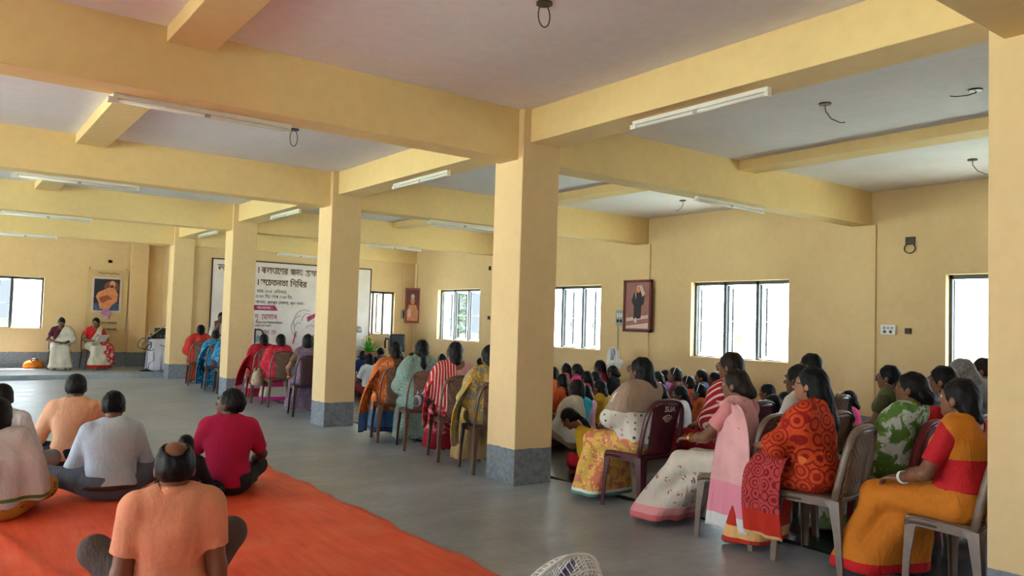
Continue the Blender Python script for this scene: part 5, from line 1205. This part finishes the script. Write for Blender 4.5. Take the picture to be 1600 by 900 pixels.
# ---- fans
M_FANB = plain('fan_blade_blue', (70, 84, 150), .35, .1)
def fan(loc, rz, pole, R, label, tilt=0, base=True):
    root = empty('pedestal_fan', loc, rz, label, 'fan', None)     # local +Y is the way it blows
    if base:
        MB().lathe([(.0, 0), (.2, 0), (.2, .015), (.05, .045), (.03, .06), (0, .06)], 28).build('base', M_WHITE, root, True)
        MB().tube([(0, 0, .05), (0, 0, pole-.1)], .016, 12).build('pole', M_WHITE, root, True)
        MB().tube([(0, 0, pole*.55), (0, 0, pole*.55+.07)], .026, 12).build('collar', M_GREYP, root, True)
    hd = empty('fan_head', (0, 0, pole), 0); hd.parent = root; hd.rotation_euler = (tilt, 0, 0)
    q = Matrix.Rotation(-math.pi/2, 4, 'X')       # lathe z -> +Y
    MB().lathe([(0, -.20), (.05, -.19), (.066, -.14), (.066, -.06), (.05, -.03), (0, -.03)], 20, q).build('motor_housing', M_WHITE, hd, True)
    MB().box((-.05, -.16, -.11), (.05, -.03, -.02)).build('control_box', M_WHITE, hd, bevel=.01)
    bl = MB()
    for k in range(3):
        n0 = 8; ro = []
        for i in range(n0+1):
            r_ = .035+(R-.06)*i/n0; w_ = .35+.55*math.sin(math.pi*min(1, i/n0*.85)); ro.append([(r_*math.sin(k*2.094+w_*(s-.5)), .035*(s-.5)*1.4, r_*math.cos(k*2.094+w_*(s-.5))) for s in (0, .5, 1)])
        vs = [[bl.bm.verts.new(v) for v in rr] for rr in ro]
        for a_, b_ in zip(vs, vs[1:]):
            for s in (0, 1): bl.bm.faces.new((a_[s], a_[s+1], b_[s+1], b_[s]))
    o = bl.build('blades', M_FANB, hd, True); sm = o.modifiers.new('thick', 'SOLIDIFY'); sm.thickness = .003
    MB().lathe([(0, -.02), (.035, -.02), (.035, .02), (.02, .035), (0, .035)], 16, q).build('hub', M_WHITE, hd, True)
    mb = MB()
    for yy, rr in ((0, R), (.036, R*.9), (-.051, R*.9)):
        mb.tube([(rr*math.cos(t), yy, rr*math.sin(t)) for t in np.linspace(0, 2*math.pi, 41)], .007 if yy == 0 else .003, 6, cap=False)
    mb.build('guard_rim', M_WHITE, hd, True)
    n = 60
    for yy, sg, nm in ((.06, 1, 'front_guard'), (-.085, -1, 'rear_guard')):
        mb = MB()
        for k in range(n):
            t = 2*math.pi*k/n; t2 = t+.12*sg
            mb.tube([(.05*math.cos(t), yy, .05*math.sin(t)), (R*.6*math.cos((t+t2)/2), yy*.95, R*.6*math.sin((t+t2)/2)), (R*.9*math.cos(t2), yy*.6, R*.9*math.sin(t2)), (R*math.cos(t2), 0, R*math.sin(t2))], .0018, 4, cap=False)
        for rr, y2 in ((R*.35, yy), (R*.6, yy*.95), (R*.8, yy*.75)): mb.tube([(rr*math.cos(t), y2, rr*math.sin(t)) for t in np.linspace(0, 2*math.pi, 33)], .002, 4, cap=False)
        if yy > 0: mb.lathe([(0, 0), (.055, 0), (.05, .012), (0, .014)], 18, Matrix.Translation((0, yy, 0)) @ q)
        mb.build(nm, M_WHITE, hd)
    return root
fan((1.74, 2.07, 0), rz_of(-10), .425, .255, 'white fan with wire guard standing low on the floor, nearest to the camera', tilt=.35)
fan((9.55, 9.87, 0), rz_of(-62), .80, .27, 'white standing fan with blue blades in front of the window wall', tilt=.05)
# ---- stage: microphone stand, cloth-covered table, amplifier
root = empty('microphone_stand', (4.0, 19.15, .09), 0, 'black microphone boom stand wound with cables, beside the white table', 'stand')
MB().lathe([(0, 0), (.15, 0), (.15, .012), (.03, .04), (.012, .06), (0, .06)], 20).build('base', M_BLACK, root, True)
MB().tube([(0, 0, .04), (0, 0, .72)], .011, 8).build('pole', M_GREYP, root, True)
MB().tube([(-.14, 0, .60), (.02, 0, .76), (.50, -.02, 1.16)], .010, 8).build('boom', M_GREYP, root, True)
MB().tube([(.02, 0, 1.06), (.0, 0, .72)], .006, 6).build('upright_rod', M_GREYP, root, True)
MB().lathe([(0, -.03), (.03, -.03), (.03, .03), (0, .03)], 10, Matrix.Translation((.02, 0, .74))).build('clutch', M_BLACK, root, True)
rg = random.Random(3)
for k in range(3):
    c = (-.10+.08*k, -.03, .62-.04*k); MB().tube([(c[0]+(.11-.02*k)*math.cos(t)+.01*math.sin(3*t), c[1]+.03*math.sin(2*t), c[2]+(.12-.02*k)*math.sin(t)) for t in np.linspace(0, 2*math.pi*1.6, 34)], .008, 6).build('coiled_cable', M_BLACK, root, True)
MB().tube([(.04, -.02, .62), (.12, -.05, .45), (.14, -.06, .25), (.05, -.05, .18), (.02, -.03, .05)], .007, 6).build('cable', M_BLACK, root, True)
MB().tube([(.05, -.02, .66), (.25, -.05, .60), (.46, -.08, .50)], .008, 6).build('cable', M_BLACK, root, True)
root = empty('side_table', (4.34, 19.35, .09), 0, 'small table under a white cloth reaching the stage floor', 'table')
MB().box((-.24, -.24, .68), (.24, .24, .71)).build('table_top', M_WOODF, root)
for sx in (-.2, .2):
    for sy in (-.2, .2): MB().tube([(sx, sy, 0), (sx, sy, .69)], .018, 8).build('leg', M_WOODF, root)
bm = bmesh.new(); N = 72; rows = []
for j in range(9):
    v = j/8; ring = []
    for i in range(N):
        t = 2*math.pi*i/N; c, s = math.cos(t), math.sin(t); m_ = max(abs(c), abs(s)); x, y = c/m_*.25, s/m_*.25
        k = v*(.10+.05*math.sin(t*9)+.02*math.sin(t*17+1)); ring.append(bm.verts.new((x*(1+k), y*(1+k), .722-v*.715)))
    rows.append(ring)
for A, B in zip(rows, rows[1:]):
    for i in range(N): bm.faces.new((A[i], A[(i+1) % N], B[(i+1) % N], B[i]))
bm.faces.new(rows[0][::-1])
mb = MB(); mb.bm.free(); mb.bm = bm; o = mb.build('table_cloth', cloth('white_table_cloth', (206, 208, 226)), None, True); o.modifiers.new('thick', 'SOLIDIFY').thickness = .004
o.location = (4.34, 19.35, .09); tag(o, 'white cloth draped to the floor over the small stage table', 'tablecloth')
root = empty('amplifier', (4.40, 19.35, .815), 0, 'black amplifier box standing on the white-clothed table', 'amplifier')
MB().box((-.2, -.14, .012), (.2, .14, .25)).build('case', M_BLACK, root, bevel=.01)
MB().box((-.18, -.148, .03), (.18, -.139, .23)).build('front_panel', plain('amp_panel', (34, 34, 38), .4), root)
for k in range(4): MB().lathe([(0, 0), (.016, 0), (.014, .016), (0, .016)], 10, Matrix.Translation((-.12+.08*k, -.148, .07)) @ Matrix.Rotation(math.pi/2, 4, 'X')).build('knob', M_GREYP, root)
for sx in (-.16, .16):
    for sy in (-.1, .1): MB().lathe([(0, 0), (.015, 0), (.015, .014), (0, .014)], 8, Matrix.Translation((sx, sy, 0))).build('foot', M_BLACK, root)
MB().box((-.30, -.1, .0), (-.21, .08, .12)).build('adapter', M_BLACK, root, bevel=.008)
# ---- bags
def bag(loc, rz, sz, mat, label, dark=None, name='bag', straps=True):
    root = empty(name, loc, rz, label, 'bag'); P = Person.__new__(Person)
    pr = [ell((0, 0, sz[2]*.45), (sz[0]/2, sz[1]/2, sz[2]*.5), 'b', .03), ell((0, 0, sz[2]*.25), (sz[0]*.52, sz[1]*.52, sz[2]*.3), 'b', .03)]
    V, F = Person.solid(P, pr, .010, 0, [zcut_lo(.002), zcut_hi(sz[2]*.9)], .02, 1); V = folds(V, F, .006, 3, (40, 40, 30)); mesh_obj('bag_body', V, F, mat, root)
    if straps:
        for s in (-1, 1): MB().tube([(-sz[0]*.2, s*sz[1]*.2, sz[2]*.8), (-sz[0]*.1, s*sz[1]*.25, sz[2]*1.05), (sz[0]*.1, s*sz[1]*.25, sz[2]*1.05), (sz[0]*.2, s*sz[1]*.2, sz[2]*.8)], .012, 6).build('strap', dark or mat, root, True)
    return root
bag((1.93, 20.42, .09), .1, (.40, .2, .20), cloth('orange_bag', (206, 110, 24)), 'orange bag with black straps on the stage floor below the window', M_BLACK)
bag((4.28, 12.55, .30), .6, (.22, .16, .26), cloth('cream_net_bag', (206, 190, 160), 'speck', (150, 130, 100), None, 30), 'cream net bag hanging at the rose-red sari\'s chair', None)
bag((4.22, 7.20, .52), .4, (.26, .14, .16), cloth('grey_striped_bag', (96, 96, 104), 'stripes', (170, 170, 176), None, 120, .2), 'grey striped bag at the elbow of the red striped sari', None, 'handbag')
# ---- loudspeaker, plants and cooler by the far wall
root = empty('loudspeaker', (9.42, 17.45, 0), rz_of(200)+math.pi, 'black loudspeaker on a pole stand below the corner picture', 'loudspeaker')
MB().box((-.19, -.16, .62), (.19, .16, 1.06)).build('cabinet', M_BLACK, root, bevel=.025)
MB().box((-.15, -.172, .67), (.15, -.158, 1.02)).build('grille', plain('speaker_grille', (44, 48, 56), .5), root, bevel=.004)
MB().tube([(0, 0, .05), (0, 0, .64)], .018, 8).build('pole', M_BLACK, root)
for k in range(3): MB().tube([(0, 0, .35), (.3*math.cos(k*2.094), .3*math.sin(k*2.094), .012)], .011, 6).build('leg', M_BLACK, root)
MB().tube([(-.20, 0, .92), (-.27, 0, .95), (-.29, 0, .86), (-.28, 0, .70)], .022, 8).build('side_handle', M_BLACK, root, True)
def plant(loc, label, n, L, leaf, flw, flabel, zpot=.3, seed=1, nf=6, stand=0):
    root = empty('potted_plant', loc, 0, label, 'plant'); rg = random.Random(seed)
    MB().lathe([(0, stand), (.10, stand), (.135, stand+zpot), (.12, stand+zpot), (.115, stand+zpot-.03), (0, stand+zpot-.03)], 20).build('pot', plain('terracotta', (140, 72, 48), .7), root, True)
    if stand: 
        for k in range(3): MB().tube([(.09*math.cos(k*2.094), .09*math.sin(k*2.094), stand), (.13*math.cos(k*2.094), .13*math.sin(k*2.094), 0)], .012, 6).build('stand_leg', M_BLACK, root)
    for k in range(n):
        a = rg.uniform(0, 2*math.pi); el = rg.uniform(.3, 1.3); l = L*rg.uniform(.7, 1.1); mb = MB(); prev = None; ca, sa = math.cos(a), math.sin(a)
        for i in range(6):
            t = i/5; rr = l*t*math.cos(el); z = stand+zpot-.04+l*(t*math.sin(el)-.35*t*t*math.cos(el)); w_ = .028*math.sin(math.pi*(.12+.86*t))*L/.4+.002
            c = Vector((rr*ca, rr*sa, z)); s = Vector((-sa, ca, 0))*w_
            cur = [mb.bm.verts.new(c-s), mb.bm.verts.new(c+Vector((0, 0, -.006))), mb.bm.verts.new(c+s)]
            if prev:
                for q in (0, 1): mb.bm.faces.new((prev[q], prev[q+1], cur[q+1], cur[q]))
            prev = cur
        mb.build('leaf', leaf, root, True)
    for k in range(nf):
        a = rg.uniform(0, 6.28); r_ = rg.uniform(.02, .16); z = stand+zpot+L*rg.uniform(.5, .85); mb = MB()
        mb.tube([(0, 0, stand+zpot-.05), (r_*.5*math.cos(a), r_*.5*math.sin(a), z-.1), (r_*math.cos(a), r_*math.sin(a), z)], .004, 5); st = mb.build('stem', leaf, root)
        mb = MB()
        for q in range(6):
            b_ = q*1.047; mb.poly(blob(.028, 0, .026, .016, 8), .006, Matrix.Translation((r_*math.cos(a), r_*math.sin(a), z)) @ Matrix.Rotation(b_, 4, 'Z') @ Matrix.Rotation(.5, 4, 'Y') @ Matrix.Rotation(math.pi/2, 4, 'X'))
        mb.build('flower', flw, root)
M_LEAF = plain('leaf_green', (70, 170, 40), .5, .25, 9)
plant((8.62, 17.35, 0), 'bright green plant with yellow flowers below the far window', 34, .46, M_LEAF, plain('yellow_petal', (226, 190, 70), .6), '', .3, 4, 9, .32)
plant((7.24, 17.45, 0), 'green plant with pink flowers before the banner', 26, .40, plain('leaf_green_dark', (60, 140, 44), .5, .25, 9), plain('pink_petal', (206, 60, 110), .6), '', .3, 7, 9, .40)
root = empty('water_filter', (8.40, 17.62, 0), 0, 'white upright water filter with grey lid beside the yellow-flowered plant', 'appliance')
MB().box((-.12, -.12, .0), (.12, .12, 1.08)).build('body', M_WHITE, root, bevel=.02)
MB().lathe([(.0, 1.08), (.13, 1.08), (.13, 1.16), (.10, 1.22), (0, 1.24)], 20).build('lid', M_GREYP, root, True)
MB().tube([(0, -.12, .5), (0, -.17, .5), (0, -.17, .46)], .014, 8).build('tap', M_BLACK, root, True)

# ---- trees outside
def tree(loc, h, label, seed):
    root = empty('tree', loc, 0, label, 'tree', 'trees outside the windows'); rg = np.random.RandomState(seed)
    MB().tube([(0, 0, 0), (.1, .05, h*.3), (.0, .1, h*.6)], [.18, .14, .07], 8).build('trunk', plain('bark', (110, 90, 70), .9, .2), root, True)
    bm = bmesh.new()
    for k in range(900):
        d = rg.normal(size=3); d /= np.linalg.norm(d); r_ = rg.uniform(.55, 1)**.5
        c = Vector((d[0]*h*.32*r_, d[1]*h*.32*r_, h*.62+d[2]*h*.36*r_)); a = Vector(rg.normal(size=3)).normalized(); b_ = a.orthogonal().normalized(); s = rg.uniform(.10, .2)
        bm.faces.new([bm.verts.new(c+a*s), bm.verts.new(c+b_*s*.5), bm.verts.new(c-a*s), bm.verts.new(c-b_*s*.5)])
    me = bpy.data.meshes.new('foliage'); bm.to_mesh(me); bm.free(); o = link('foliage', me, root, plain('tree_leaf', (170, 196, 165), .7, .3, 4)); o['kind'] = 'stuff'
tree((22, 16.7, -.4), 5.2, 'green tree outside the large right-hand window', 1)
